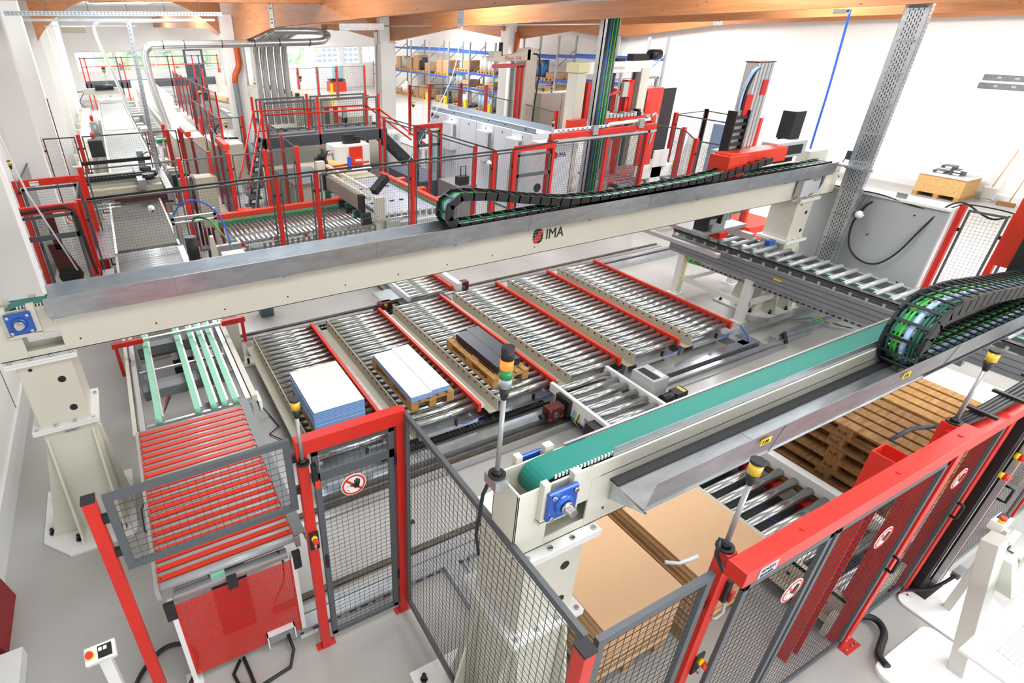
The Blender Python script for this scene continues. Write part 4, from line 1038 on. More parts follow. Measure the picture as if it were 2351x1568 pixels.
# carriage with the vertical axis on the rear gantry
def vaxis(t, x, y, z0, z1, w=.34, chain_=True):
    c = B().box(x, x+w, y, y+.2, z0, z1).done('column', ALU, t, .004)
    g = B()
    for k in range(4): g.box(x+.04+k*w/4.4, x+.055+k*w/4.4, y-.003, y, z0, z1)
    g.done('groove', GRYP, c)
    B().box(x-.01, x+w+.01, y-.01, y+.21, z1, z1+.012).done('top_plate', DRED, c)
    B().box(x+.18, x+.29, y-.012, y, z1-.42, z1-.22).done('red_plate', RED, c)
    if chain_:
        b = B(); z = z0+.1
        while z < z1-.65: b.box(x-.30, x-.02, y-.06, y+.06, z, z+.04); z += .09
        b.done('chain_crossbars', BLK, t)
        B().box(x-.31, x-.285, y-.07, y+.07, z0, z1-.6).box(x-.03, x-.005, y-.07, y+.07, z0, z1-.6).done('chain_sides', BLK, t)
        B().box(x-.27, x-.05, y-.02, y+.02, z0, z1-.6).done('chain_cables', ALUD, t)
        for k in range(2): B().tube(smooth([(x-.2+.07*k, y, z1-.65), (x-.2+.07*k, y, z1-.35), (x-.1+.05*k, y, z1-.12), (x+.03, y, z1-.05)]), .022).done('hose', CLR if not k else BLK, t)
        B().box(x-.14, x, y-.04, y+.05, z1-.7, z1-.4).done('bracket', RED, t)
t = T('gantry_carriage', 'red carriage on the rear gantry with tall aluminium lifting axis and black motor', 'carriage', (8.0, 5.3, 2.6))
vaxis(t, 8.12, 5.42, 1.8, 4.05)
B().box(7.62, 8.9, 5.14, 5.4, 2.72, 2.92).box(7.55, 7.95, 5.1, 5.42, 2.6, 2.9).done('carriage', RED2, t, .004)
B().box(8.8, 9.55, 5.25, 5.5, 2.72, 2.95).done('control_box', LGRY, t, .006); B().box(8.95, 9.45, 5.245, 5.25, 2.76, 2.9).done('window', BLK, t)
B().box(9.3, 9.55, 5.4, 5.62, 2.95, 3.35).box(9.32, 9.52, 5.42, 5.6, 2.62, 2.95).box(9.1, 9.55, 5.4, 5.66, 2.6, 2.7).done('motor', BLK, t, .006)
B().box(9.9, 10.4, 5.35, 5.55, 2.5, 2.72).done('end_box', BEI, t, .004)
B().tube(smooth([(9.55, 5.5, 3.3), (9.62, 5.5, 3.1), (9.55, 5.5, 2.8), (9.4, 5.45, 2.7)]), .008).done('cable', BLK, t)
B().box(9.4, 9.62, 5.02, 5.12, 2.12, 2.38).box(9.66, 9.9, 5.05, 5.12, 2.14, 2.34).done('terminal_box', LGRY, t, .004)
for k in range(4): B().tube(smooth([(10.1-.05*k, 5.1, 2.4), (10.0-.03*k, 5.08, 2.2), (9.7, 5.06, 2.1+.01*k), (9.3, 5.07, 2.06)]), .009).done('cable', (YEL, HOSE, BLK, LGRY)[k], t)
t = T('suction_gripper', 'aluminium suction gripper frame hanging under the rear gantry over the raised roller conveyor', 'gripper', (8.2, 5.6, 1.4))
B().box(8.0, 9.1, 5.55, 6.35, 1.55, 1.6).done('plate', ALUD, t); B().box(7.7, 7.78, 5.0, 6.9, 1.42, 1.48).box(8.9, 8.98, 5.3, 6.9, 1.42, 1.52).done('profile', ALU, t)
B().box(8.95, 9.1, 5.0, 5.08, 1.4, 1.48).box(8.2, 8.4, 6.8, 6.9, 1.5, 1.55).done('blue_cap', BLU, t); B().box(8.1, 8.3, 5.6, 5.8, 1.6, 1.85).done('motor_block', BLK, t); B().box(8.4, 8.6, 5.5, 5.7, 1.45, 1.55).done('red_block', RED, t)
B().tube(smooth([(8.3, 5.9, 1.6), (8.4, 5.9, 1.8), (8.6, 5.9, 1.75), (8.7, 5.9, 1.6)]), .01).done('hose', HOSE, t)
B().box(8.2, 8.45, 5.5, 5.62, 1.6, 1.85).done('neck', ALU, t)
t = T('gantry_carriage', 'red carriage with stacked black cable chain at the right edge on the near gantry', 'carriage', (6.4, 1.6, 2.7))
B().box(6.8, 7.8, 1.6, 1.85, 2.6, 3.2).done('carriage', RED2, t, .004)
b = B()
for k in range(9): b.box(6.5, 6.78, 1.52, 1.62, 2.62+k*.045, 2.645+k*.045)
b.done('chain_crossbars', BLK, t); B().box(6.49, 6.51, 1.5, 1.64, 2.6, 3.02).box(6.77, 6.79, 1.5, 1.64, 2.6, 3.02).done('chain_sides', BLK, t); B().box(6.55, 6.72, 1.56, 1.6, 2.6, 3.02).done('hoses', CLR, t)

# things along the right wall
t = T('folding_chair', 'black padded chair standing by the white right wall', 'chair', (21.3, 10.3, 0))
B().box(21.05, 21.5, 10.08, 10.5, .43, .48).done('seat', BLK2, t, .01); B().cb((21.55, 10.3, .72), (.05, .42, .28)).done('backrest', BLK2, t, .02)
for a, b_ in (((21.1, 10.1, .45), (21.5, 10.12, 0)), ((21.5, 10.1, .6), (21.1, 10.12, 0)), ((21.1, 10.48, .45), (21.5, 10.46, 0)), ((21.5, 10.48, .6), (21.1, 10.46, 0))): B().tube([a, b_], .014).done('leg', BLK, t)
t = T('strand_board_crate', 'big crate of strand board on a pallet base beside the right wall', 'crate', (21.4, 7.1, 0))
B().box(21.2, 22.1, 7.05, 8.2, .12, .62).done('body', OSB, t); B().box(21.17, 22.14, 7.02, 8.23, .62, .64).done('lid', BWH, t)
b = B()
for y in (7.05, 7.55, 8.08): b.box(21.2, 22.1, y, y+.12, 0, .12)
b.done('skid', WOOD, t)
t = T('water_bottle', 'clear water bottle on the lid of the strand board crate', 'bottle', (21.8, 8.05, .64)); B().cyl((21.8, 8.05, .64), (21.8, 8.05, .82), .035, 14).cyl((21.8, 8.05, .82), (21.8, 8.05, .88), .035, 14, .012).done('body', GLS, t); B().cyl((21.8, 8.05, .88), (21.8, 8.05, .9), .014, 10).done('cap', HOSE, t)
for i, (y, z, lb) in enumerate(((7.75, .64, 'lower left'), (7.36, .64, 'lowest of the right two'), (7.36, .72, 'upper of the right two'), (7.6, .80, 'topmost, lying across'))):
    t = T('ring_binder', 'black and white ring binder on the strand board crate, %s' % lb, 'binder', (21.6, y, z), 'ring binders on the crate')
    B().box(21.55, 21.86, y, y+.3, z, z+.075).done('cover', BDK, t); B().box(21.545, 21.55, y+.04, y+.2, z+.015, z+.06).done('label_plate', BWH, t)
o = B().quadbox([(21.5, 7.1, .8), (21.9, 7.1, .8), (21.9, 7.4, .8), (21.5, 7.4, .8), (21.5, 7.1, .815), (21.9, 7.1, .86), (21.9, 7.4, .815), (21.5, 7.4, .815)]).done('document', BWH); tag(o, 'loose white papers on top of the ring binders', 'paper')
t = T('shovel', 'aluminium grain shovel leaning on the right wall, blade down', 'shovel', (22.0, 6.7, 0))
B().tube([(22.0, 6.72, .42), (22.22, 6.62, 1.45)], .018).done('handle', MDF, t); B().cb((21.98, 6.72, .25), (.04, .34, .36)).done('blade', ALU, t, .03); B().box(21.96, 22.0, 6.6, 6.84, 0, .1).done('blade_edge', ALU, t)
t = T('broom', 'long wooden broom handle leaning on the right wall at the picture edge', 'broom', (22.0, 6.3, 0))
B().tube([(22.0, 6.22, .08), (22.22, 6.12, 1.5)], .015).done('handle', MDF, t); B().cb((21.95, 6.25, .06), (.08, .4, .1)).done('head', WOOD2, t)

# ================================================================ REAR FENCES
A_ = fence('long mesh fence with a black cable on its top rail, just behind the rear gantry', [(-.72, 10.12), (2.41, 10.15), (3.16, 10.15), (5.17, 10.15), (7.13, 10.15), (7.66, 10.15)], w=.08, skip=())
B().tube([(-.6, 10.1, 2.17), (2.4, 10.11, 2.2), (5.2, 10.1, 2.2), (7.6, 10.1, 2.2), (8.8, 10.12, 2.26)], .018).done('cable', BLK, A_)
Bf = fence('mesh fence running away from the long rear fence in front of the white cabinets', [(7.17, 10.95), (7.17, 13.05), (7.17, 15.9)], w=.07)
B().tube([(7.17, 10.2, 2.2), (7.2, 13, 2.2), (7.2, 16, 2.2)], .015).done('cable', BLK, Bf)
gA, _ = gate('red framed gate at the right end of the rear fence, before the white cabinets', 7.7, 8.72, 10.15, 2.24, True, 1.6)
for q in (_,): B().cyl((8.35, 10.12, 1.28), (8.35, 10.13, 1.28), .1, 24).done('round_plate', BLK, q)
beacon('amber signal lamp on the gate before the white cabinets', 8.68, 10.2, 2.24, .32, group='amber signal lamps')
gB, _ = gate('gate on the rear side fence near the monitors, with red head beam', 7.17, 7.95, 13.9, 2.24, True, 1.7)
fence('mesh fence across the middle of the hall at the foot of the stairs', [(-.72, 12.72), (1.08, 12.72), (2.08, 12.75), (2.86, 12.76), (3.58, 12.76)], w=.09)
fence('mesh fence across the left machine line, third row back', [(-1.66, 17.1), (-.80, 17.0), (.85, 16.95), (1.6, 16.9)], w=.09)
fence('short mesh fence along the left wall between two cross fences', [(-1.7, 11.9), (-1.66, 17.0)], w=.05)
ga, _ = gate('farther red gate frame by the left wall, with a small white label', -1.72, -.75, 11.88, 2.2, True, 1.7)
B().box(-1.5, -1.36, 11.838, 11.84, 2.1, 2.18).done('label_plate', WHT, ga); text('SCA-MAN2', .03, frame_y(-1.49, 11.836, 2.14), BLK, 'lettering', ga)
stop_sign(_, -.98, 11.86, 1.5, .13)
gb, _ = gate('nearer red gate frame by the left wall, with a black cable over it', -1.66, -.76, 9.86, 2.2, True, 1.72)
B().tube(smooth([(-1.7, 9.8, 2.12), (-1.0, 9.8, 2.16), (-.82, 9.8, 2.1), (-.78, 9.8, 1.8), (-.74, 9.8, 1.2), (-.68, 9.78, .95), (-.5, 9.75, .95)]), .022).done('cable', BLK, gb)
beacon('amber signal lamp on the red frame by the left wall', -1.68, 11.8, 2.0, .42, group='amber signal lamps')
fence('mesh fence linking the two red frames by the left wall', [(-.76, 10.0), (-.75, 11.75)], w=.05)
t = T('wall_stand', 'dark red bracket arm with a round black disc behind the left red frames', 'stand', (-1.2, 10.6, 0))
B().prism([(-1.42, 1.3), (-1.22, 1.3), (-1.02, .7), (-1.15, .35), (-1.3, .35), (-1.38, .7)], 'y', 10.9, 10.96).box(-1.32, -1.2, 10.9, 10.96, 1.2, 1.9).box(-1.3, -1.16, 10.9, 10.96, 0, .4).done('arm', DRED, t); B().cyl((-1.24, 10.87, .72), (-1.24, 10.9, .72), .16, 28).done('disc', BLK, t)
t = T('steel_door', 'grey steel door in the left wall behind the red frames', 'door', (-1.86, 10.6, 0))
B().box(XL, XL+.05, 9.3, 10.3, 0, 2.1).done('leaf', mat('door_grey', '#7f868d', .6), t); B().box(XL, XL+.07, 9.2, 9.3, 0, 2.2).box(XL, XL+.07, 10.3, 10.4, 0, 2.2).done('jamb', WHT, t)
# walkway fences to the back
fence('long red posted fence on the right of the far walkway', [(4.22, 26.5+1.85*k) for k in range(9)], w=.07, pitch=.08, r=.0025)
fence('red posted fence beside the far walkway, nearer run', [(2.95, 18.5+1.9*k) for k in range(4)], w=.07, pitch=.08, r=.0025)
fence('mesh fence in front of the first white column', [(2.4, 18.65), (3.62, 18.6)], w=.08)
fence('mesh fence behind the left cross fence, beside the walkway', [(1.75, 13.2), (1.68, 15.2), (1.62, 16.7)], w=.07)
fence('mesh fence leading from the stairs to the cross fence', [(2.12, 13.1), (2.3, 15.2), (2.42, 17.0)], w=.07)
o = B().box(1.58, 1.7, 15.3, 16.5, 2.18, 2.3).done('red_head_beam', RED2); tag(o, 'short red head beam over the walkway gate, left one', 'beam')
o = B().box(2.08, 2.2, 13.1, 14.2, 2.18, 2.3).done('red_head_beam', RED2); tag(o, 'short red head beam over the walkway gate, right one', 'beam')
fence('mesh fence from the machine platform towards the camera, left', [(3.62, 12.9), (3.75, 14.6), (3.9, 16.6)], w=.08)
beacon('amber signal lamp on a thin pole standing in the far walkway', 3.0, 22.0, 0, 2.5, r=.07, group='amber signal lamps')
beacon('amber signal lamp behind the stairs', 4.55, 22.5, 0, 2.3, r=.07, group='amber signal lamps')
beacon('amber signal lamp before the first column', 3.0, 17.9, 0, 1.95, r=.06, group='amber signal lamps')
beacon('amber signal lamp behind the platform railing, right', 8.6, 20.5, 0, 2.2, r=.07, group='amber signal lamps')
beacon('amber signal lamp standing left of the long white cabinets', 8.6, 16.8, 0, 2.3, r=.06, group='amber signal lamps')
beacon('tower signal lamp with red and green lenses at the far left machine', .35, 38, 1.2, 1.2, 'tower', r=.1)
beacon('tower signal lamp with red and green lenses before the far yellow posts', 9.9, 33, 0, 1.9, 'tower', r=.09)
for x in (9.6, 13.4, 16.6):
    o = B().box(x, x+.14, 38, 38.14, 0, 1.3).done('yellow_post', YEL); tag(o, 'yellow guard post at the back fences, %s' % {9.6: 'left', 13.4: 'middle', 16.6: 'right'}[x], 'post')
fence('far fence with red posts behind the steel pipes', [(6.2, 43), (7.4, 43.2), (8.6, 43.4)], w=.1, pitch=.12, r=.003)
fence('far fence with tall red posts before the back windows', [(10.3, 40.5), (12.0, 40.5), (13.4, 40.6), (14.8, 40.6), (16.9, 40.6)], w=.1, pitch=.12, r=.003)
fence('right cell fence, long side with cables, behind the carriage', [(13.2, 12.6), (13.35, 10.5), (12.2, 9.2), (12.3, 7.6)], w=.09)
fence('right cell fence with red posts before the white wall', [(15.3, 10.4), (15.5, 12.6), (17.0, 12.7)], w=.1)
fence('right cell fence between the two corner posts', [(17.0, 12.7), (16.6, 10.6)], w=.1)
fence('fence with dark rail behind the white cabinets', [(12.7, 25.2), (13.8, 22.5), (13.2, 17.5), (12.6, 14.7)], w=.1)
fence('fence before the pallet racks', [(13.8, 25.3), (15.3, 24.9), (15.7, 23.3), (17.8, 23.9)], w=.1)

# ================================================================ LEFT MACHINE LINE
def line_left():
    t = T('belt_conveyor', 'dark belt conveyor with white edges behind the rear gantry, left line', 'conveyor', (-.4, 11, 0))
    B().box(-.4, .6, 10.75, 14.2, 1.03, 1.06).cyl((-.4, 10.78, 1.0), (.6, 10.78, 1.0), .06, 16).done('belt', DBELT, t)
    B().box(-.44, -.4, 10.6, 14.2, .96, 1.08).box(.6, .64, 10.6, 14.2, .96, 1.08).done('side_rail', WHT, t, .003)
    B().box(-.78, -.46, 10.9, 13.0, .9, .92).done('side_table', GALV, t)
    B().box(-.4, .6, 10.8, 14.1, .8, .9).done('bed', BEID, t)
    for (x, y) in ((-.4, 11), (.55, 11), (-.4, 13.9), (.55, 13.9)): B().box(x, x+.08, y, y+.08, 0, .8).done('leg', BEI, t)
    t = T('roller_conveyor', 'close set grey roller conveyor under the far side of the rear gantry', 'conveyor', (-.4, 8, 0))
    roller_set(t, -.41, .58, [7.75+k*.095 for k in range(31)], 1.06, .036, GROL)
    B().box(-.45, -.41, 7.6, 10.6, .95, 1.04).box(.58, .68, 7.6, 10.6, .95, 1.05).done('side_rail', ALU, t)
    for (x, y) in ((-.45, 7.9), (.6, 7.9), (-.45, 10.3), (.6, 10.3)): B().box(x, x+.06, y, y+.06, 0, .95).done('leg', ALU, t)
    t = T('drive_unit', 'grey gear motor on a red bracket left of the dark belt', 'motor', (-.7, 9.9, .7))
    B().box(-.68, -.5, 9.8, 10.1, .75, 1.0).done('motor', ALUD, t, .01); B().box(-.76, -.7, 9.75, 10.2, .6, 1.05).done('bracket', RED, t)
    t = T('printing_head', 'beige machine head with black motor, blue hose and white arms behind the rear gantry', 'machine', (.7, 8.7, 0))
    B().prism([(.72, .4), (.95, .4), (1.05, 1.2), (1.0, 1.75), (.95, 1.75), (.9, 1.2)], 'y', 8.6, 8.7).done('arm', BEI, t)
    B().box(1.08, 1.42, 8.4, 8.75, .5, 1.45).done('box', BEI, t, .006)
    B().cyl((.72, 9.2, 1.15), (.72, 9.2, 1.62), .09, 20).done('motor', BLK, t); B().box(.5, 1.0, 8.3, 8.8, .9, 1.1).done('base', ALUD, t)
    B().box(.55, .6, 10.2, 10.25, 1.3, 1.75).box(.55, 1.3, 10.2, 10.25, 1.62, 1.67).box(.55, 1.3, 10.2, 10.25, 1.55, 1.58).box(1.25, 1.3, 10.2, 10.25, 1.2, 1.75).done('bracket', ALU, t)
    B().tube(smooth([(.6, 10.1, 1.75), (.8, 10.1, 1.95), (1.1, 10.1, 1.9), (1.35, 10.1, 1.6), (1.4, 9.8, 1.2)]), .014).done('hose', HOSE, t)
    for k in range(3): B().tube(smooth([(.8, 9.3, 1.5), (.85, 9.6, 1.75+.02*k), (1.1, 9.6, 1.72), (1.25, 9.3, 1.5), (1.3, 8.8, 1.4)]), .011).done('cable', (GRN, DGRN, BLK)[k], t)
    B().tube(smooth([(.9, 8.5, 1.6), (.85, 8.45, 1.2), (.75, 8.4, .9)]), .02).done('cable', BLK, t)
    B().box(1.1, 1.6, 9.9, 10.0, .9, 1.15).done('chute', ALUD, t)
    t = T('gear_motor', 'dark blue grey gear motor beside the beige box', 'motor', (1.6, 9.0, .6))
    B().cyl((1.72, 9.2, .95), (1.72, 9.2, 1.3), .1, 20).box(1.62, 1.84, 9.1, 9.32, 0, .95).done('motor', mat('blue_grey_motor', '#4f6068', .5), t)
    # machine with cross rails
    t = T('edge_machine', 'beige machine with stacked cross rails, black chain and fans on the left line', 'machine', (-.8, 14.2, 0))
    for k in range(5): B().box(-.85, .75, 14.2+k*.42, 14.42+k*.42, 1.2+(k % 2)*.08, 1.38+(k % 2)*.08).done('cross_rail', (BEID, BEI)[k % 2], t, .004)
    B().box(-.3, .9, 14.15, 14.2, 1.0, 1.15).box(-.3, .9, 14.0, 14.1, 1.0, 1.03).done('red_guard', DRED, t)
    b = B()
    for k in range(20): b.box(-.8+k*.075, -.76+k*.075, 14.55, 14.75, 1.52, 1.56).box(-.8+k*.075, -.76+k*.075, 15.5, 15.7, 1.72, 1.76)
    b.box(-.82, .7, 14.53, 14.55, 1.5, 1.58).box(-.82, .7, 14.75, 14.77, 1.5, 1.58).box(-.82, .7, 15.48, 15.5, 1.7, 1.78)
    b.done('cable_chain', BLK, t)
    for y in (14.3, 15.1): B().cyl((.5, y, 1.5), (.5, y, 1.62), .13, 20).done('fan', BLK, t)
    B().box(.25, .42, 14.0, 16.4, 1.35, 1.55).box(.8, .95, 14, 16.4, .9, 1.3).done('beam', ALUD, t)
    B().box(.4, .55, 15.6, 15.9, 1.55, 1.9).done('blue_grey_box', mat('box_grey', '#8fa0a8', .5), t)
    B().tube(smooth([(.5, 15.6, 1.8), (.65, 15.4, 1.9), (.8, 15.2, 1.85), (.9, 14.9, 1.6)]), .015).done('hose', GRYP, t)
    for k in range(12): B().box(.95+random.random()*.5, 1.2+random.random()*.4, 14+k*.22, 14.1+k*.22, .9+random.random()*.3, 1.3+random.random()*.15).done('fitting', random.choice((ALU, BEI, BLK, ALUD)), t)
    B().box(-.85, -.75, 14, 16.5, 0, 1.2).box(.85, .95, 14, 16.5, 0, .9).done('stand', BEI, t)
    # long light belts
    t = T('feed_table', 'very long light grey belt table running back along the left wall', 'conveyor', (-.3, 17, 0))
    B().box(-.28, .86, 17.2, 26.0, 1.0, 1.02).box(-.26, .84, 26.1, 36.5, 1.0, 1.02).done('belt', GBELT, t)
    B().box(-.33, -.28, 17.2, 36.5, .95, 1.05).box(.86, .91, 17.2, 36.5, .95, 1.05).done('side_rail', WHT, t)
    B().box(-.3, .9, 17.3, 36.4, .1, .95).done('bed', BEI, t)
    B().box(-.3, .9, 36.6, 38.5, 1.0, 1.1).done('head', WHT, t)
    for k in range(24):
        y = 17.5+k*.8; B().box(.95, 1.12+random.random()*.25, y, y+.35, .7, 1.0+random.random()*.3).done('pressure_unit', random.choice((BEI, ALUD, BEID, ALU)), t)
        B().box(1.05, 1.2, y+.4, y+.6, .8, 1.05).done('knob_unit', random.choice((BLK, BEI, STL)), t)
    B().box(-1.15, -.75, 19, 36, .85, .88).box(-1.15, -1.1, 19, 36, 0, .85).box(-.8, -.75, 19, 36, 0, .85).done('side_table', BEI, t)
    for k in range(9): B().box(-1.25, -1.12, 19+k*1.9, 19.2+k*1.9, .7, 1.05).done('support_bracket', BEI, t)
    B().cyl((-.55, 25, 1.0), (-.55, 25, 1.5), .15, 18).done('motor', ALUD, t); B().box(-.75, -.35, 20.5, 20.9, 1.0, 1.5).done('monitor', BLK, t, .02)
    for y in (23.5, 28.5): B().box(-.72, -.6, y, y+.5, .95, 1.3).done('red_part', RED, t)
    B().box(-.9, 1.0, 37, 37.4, 1.4, 1.7).done('bridge', BEI, t); B().cyl((-.3, 36.9, 1.75), (.6, 36.9, 1.75), .14, 16).done('roll', BLK, t)
    for k in range(4): B().cyl((-.8, 13.9+.25*k, 1.05+.02*k), (-.2, 13.9+.25*k, 1.05+.02*k), .03, 10).done('tube_stack', ALU, t)
    # cabinets and ducts between the line and the walkway
    t = T('machine_cabinet', 'tall beige cabinet standing left of the walkway', 'cabinet', (1.4, 20, 0))
    B().box(1.55, 2.35, 18.0, 27.5, 0, 1.75).done('body', BEI, t, .01); B().box(1.65, 2.3, 19, 26, 1.75, 1.82).done('lid', BEID, t)
    t = T('safety_screen', 'pair of tall red posts with clear panels left of the beige cabinet', 'screen', (1.3, 19, 0))
    for y in (17.4, 18.4): B().box(1.28, 1.38, y, y+.1, 0, 2.1).done('post', RED, t)
    B().box(1.32, 1.34, 18.5, 30, .2, 1.9).done('pane', GLS, t)
    t = T('long_hood', 'long pale grey machine hood far back beside the left line', 'machine', (1.6, 35, 0))
    B().box(1.7, 2.9, 30.5, 42, 0, 1.7).done('body', WHT, t, .02)
    t = T('switch_cabinet', 'small grey cabinet with red pipes behind the walkway gate', 'cabinet', (1.2, 13.5, 0))
    B().box(1.35, 1.75, 12.9, 13.3, .6, 1.7).done('body', BEID, t, .005)
    for k in range(6): B().cyl((1.15+.09*k, 13.6, 0), (1.15+.09*k, 13.6, 1.6), .03, 8).done('pipe', RED if k % 2 else BLK, t)
    for k, x in enumerate((1.1, 1.3)):
        t = T('level_lamp', 'small green topped white column behind the left cross fence, %s' % ('left', 'right')[k], 'lamp', (x, 17.6, 0)); B().cyl((x, 17.6, 0), (x, 17.6, 1.75), .05, 12).done('column', WHT, t); B().cyl((x, 17.6, 1.75), (x, 17.6, 1.85), .09, 16).done('cap', mat('green_cap', '#2fae6a', .3), t)
line_left()
# round steel ducts
def duct(label, P, r, bands=0, m=STL):
    t = T('steel_duct', label, 'duct', P[0]); B().tube(smooth(P, 8), r, 20).done('tube', m, t)
    return t
DUC = mat('spiral_duct', '#d0d2d2', .28, .85)
d_ = duct('bright round steel duct crossing before the first column and looping back', [(1.95, 20, .0), (1.6, 20, 1.7), (1.4, 20, 3.0), (1.36, 20, 3.75), (1.5, 20, 4.02), (1.85, 20, 4.08), (3.9, 20, 4.08), (6.6, 20, 4.1), (7.0, 20.05, 4.2), (7.15, 20.3, 4.3), (6.9, 20.6, 4.4), (5.4, 20.8, 4.42)], .105, m=DUC)
b = B()
for x in (1.9, 2.5, 3.6, 4.6, 5.4, 6.4): b.cyl((x, 20, 4.085), (x+.03, 20, 4.085), .115, 20)
b.done('clamp', GRYD, d_)
for i in range(5):
    x = 5.3+.27*i
    duct('vertical round steel duct of the cluster behind the platform, %s from the left' % ORD[i], [(x-.1, 20.8, 4.42), (x+.02, 21.4, 4.2), (x+.1, 22.5, 3.7), (x+.5, 24, 2.4), (x+.8, 25.0, 1.7)] if 0 else [(x-.05, 21.0, 4.42), (x, 22.4, 4.2), (x+.02, 23.0, 3.9), (x+.04, 23.2, 3.3), (x+.06, 23.2, 1.2)], .115, m=DUC)
for i in range(4): duct('thinner steel duct rising from the far white tunnel, %s from the left' % ORD[i], [(6.0+.5*i, 33.2, 1.8), (6.0+.5*i, 33.2, 4.0)], .12, m=DUC)
duct('slim steel pipe bending up in the far left bay', [(1.0, 30, 1.0), (.55, 30, 3.0), (.3, 30, 4.4), (.5, 30, 4.75), (1.0, 30, 4.8), (4.0, 30, 4.8)], .07, m=DUC)
duct('terracotta drain pipe with an elbow on the first column', [(4.38, 21.7, 4.0), (4.38, 21.7, 3.4), (4.2, 21.6, 3.1), (4.15, 21.6, 2.85)], .1, m=SLEEVE)
duct('grey drain pipe going down the first column', [(4.16, 21.6, 2.85), (4.18, 21.6, 2.0), (4.2, 21.6, .0)], .1, m=GRYP)
duct('grey drain pipe beside the third column', [(16.0, 21.7, 3.3), (16.0, 21.7, 0)], .11, m=GRYP)
duct('terracotta drain pipe on the third column', [(16.05, 21.7, 4.3), (16.05, 21.7, 3.3)], .11, m=SLEEVE)
t = T('ceiling_tray', 'perforated steel cable tray hung across the left bay near the ceiling', 'cable tray', (-1, 12, 4.7))
B().box(-1.1, 2.25, 12.0, 12.02, 4.70, 4.76).box(-1.1, 2.25, 12.25, 12.27, 4.70, 4.76).box(-1.1, 2.25, 12.0, 12.27, 4.695, 4.70).box(-.9, 2.2, 12.5, 12.52, 4.62, 4.66).done('tray', GALV, t)
h = B()
for k in range(60): h.box(-1.05+k*.055, -1.03+k*.055, 11.997, 12.0, 4.735, 4.745).box(-1.05+k*.055, -1.03+k*.055, 11.997, 12.0, 4.71, 4.718)
h.done('hole', BLK, t)
r = B()
for x in (-.5, .1, .7, 1.3, 1.9): r.cyl((x, 12.13, 4.76), (x, 12.13, ZC), .006, 6)
r.done('hanger_rod', GRYP, t)
t = T('cable_riser', 'thin perforated steel riser standing at the left machine line', 'cable tray', (.85, 16, 1))
B().bar((.9, 16, 4.7), (.82, 16.2, 1.0), .1, .06).done('riser', GALV, t); h = B()
for k in range(40): u = k/40; h.cb((.9-.08*u-.02, 15.965+.2*u, 4.65-3.6*u), (.015, .004, .02)); 
h.done('hole', BLK, t)
t = T('wall_heater', 'grey box unit hanging under the cable tray in the left bay', 'heater', (-.2, 16, 4.4)); B().box(-.55, .0, 18, 18.4, 4.42, 4.56).done('body', BEID, t, .01); B().box(-.9, 1.2, 18.2, 18.23, 4.56, 4.58).done('rail', ALU, t)
t = T('conduit', 'white conduit with black elbow running down the left wall', 'conduit', (-1.3, 9, 3.7))
B().tube([(-1.84, 8.0, 3.9), (-1.3, 8.6, 3.72)], .012).done('pipe', WHT, t); B().sphere((-1.27, 8.62, 3.7), .035, 10).done('elbow', BLK, t); B().tube([(-1.27, 8.62, 3.7), (-1.2, 9.0, 2.6), (-.95, 9.4, 1.3)], .012).done('pipe', WHT, t)
o = B().box(-1.4, -1.34, 18.7, 18.8, .9, 2.9).done('hanging_bar', DRED); tag(o, 'dark red upright bar at the left wall piers', 'bar')
t = T('strip_light', 'long lit fluorescent strip light hanging near the ceiling, far left', 'lamp', (.5, 14, 4.95))
B().bar((.2, 14.5, 4.98), (1.6, 12.9, 4.98), .12, .05).done('housing', WHT, t); B().bar((.25, 14.45, 4.945), (1.55, 12.95, 4.945), .05, .02).done('tube', LIT, t)
# far platform with fences under the windows
t = T('far_platform', 'dark steel platform with red and black railings under the back windows', 'platform', (-.8, 43, 0))
B().box(-.8, 7.4, 43.0, 43.2, 1.2, 1.55).box(-.8, 7.4, 43.2, 45, 1.5, 1.55).done('deck', GRYD, t)
for i, x in enumerate((-.8, -.55, 1.2, 1.5, 3.1, 4.2, 4.5, 5.7, 6.1, 7.3)):
    B().box(x, x+.07, 43, 43.07, 0, 3.0).done('post', RED if i % 3 != 2 else GRYD, t)
B().box(-.8, 7.4, 43, 43.04, 2.92, 2.97).box(-.8, 7.4, 43, 43.04, 1.6, 1.64).done('rail', GRYD, t); B().box(-.8, 7.4, 43, 43.04, 2.45, 2.5).done('red_rail', RED, t)
for k in range(6): B().box(3.0, 4.0, 41.0-k*.3, 41.25-k*.3, 1.3-k*.22, 1.33-k*.22).done('stair_tread', GRYP, t)
B().box(-1.8, -.9, 42.8, 42.84, 1.1, 1.14).bar((-1.8, 42.8, 0), (-1.0, 42.8, 1.1), .04, .04).bar((-1.0, 42.8, 0), (-1.8, 42.8, 1.1), .04, .04).done('brace', BLK, t)
t = T('roll_door', 'dark framed roller door panel at the end of the walkway', 'door', (6, 45, 0)); B().box(5.6, 6.9, 46, 46.1, 0, 3.25).done('frame', GRYD, t); B().box(5.75, 6.75, 45.97, 46, 2.3, 3.15).done('curtain', LGRY, t)
t = T('tunnel_machine', 'very long beige tunnel machine with flat lid behind the first column', 'machine', (7, 30, 0))
B().box(7.0, 8.6, 24.5, 43, .3, 1.85).done('body', BEI, t, .02); B().box(7.05, 8.5, 24.5, 43, 1.85, 1.9).done('lid', BEID, t, .01)
for y in (27, 30, 33, 36): B().tube(smooth([(6.99, y, 1.3), (6.94, y+.1, 1.55), (6.94, y+.5, 1.55), (6.99, y+.6, 1.3)]), .02).done('handle', BEID, t)
B().box(8.0, 9.2, 21.5, 24.4, .3, 1.5).done('outfeed', BEID, t, .02)
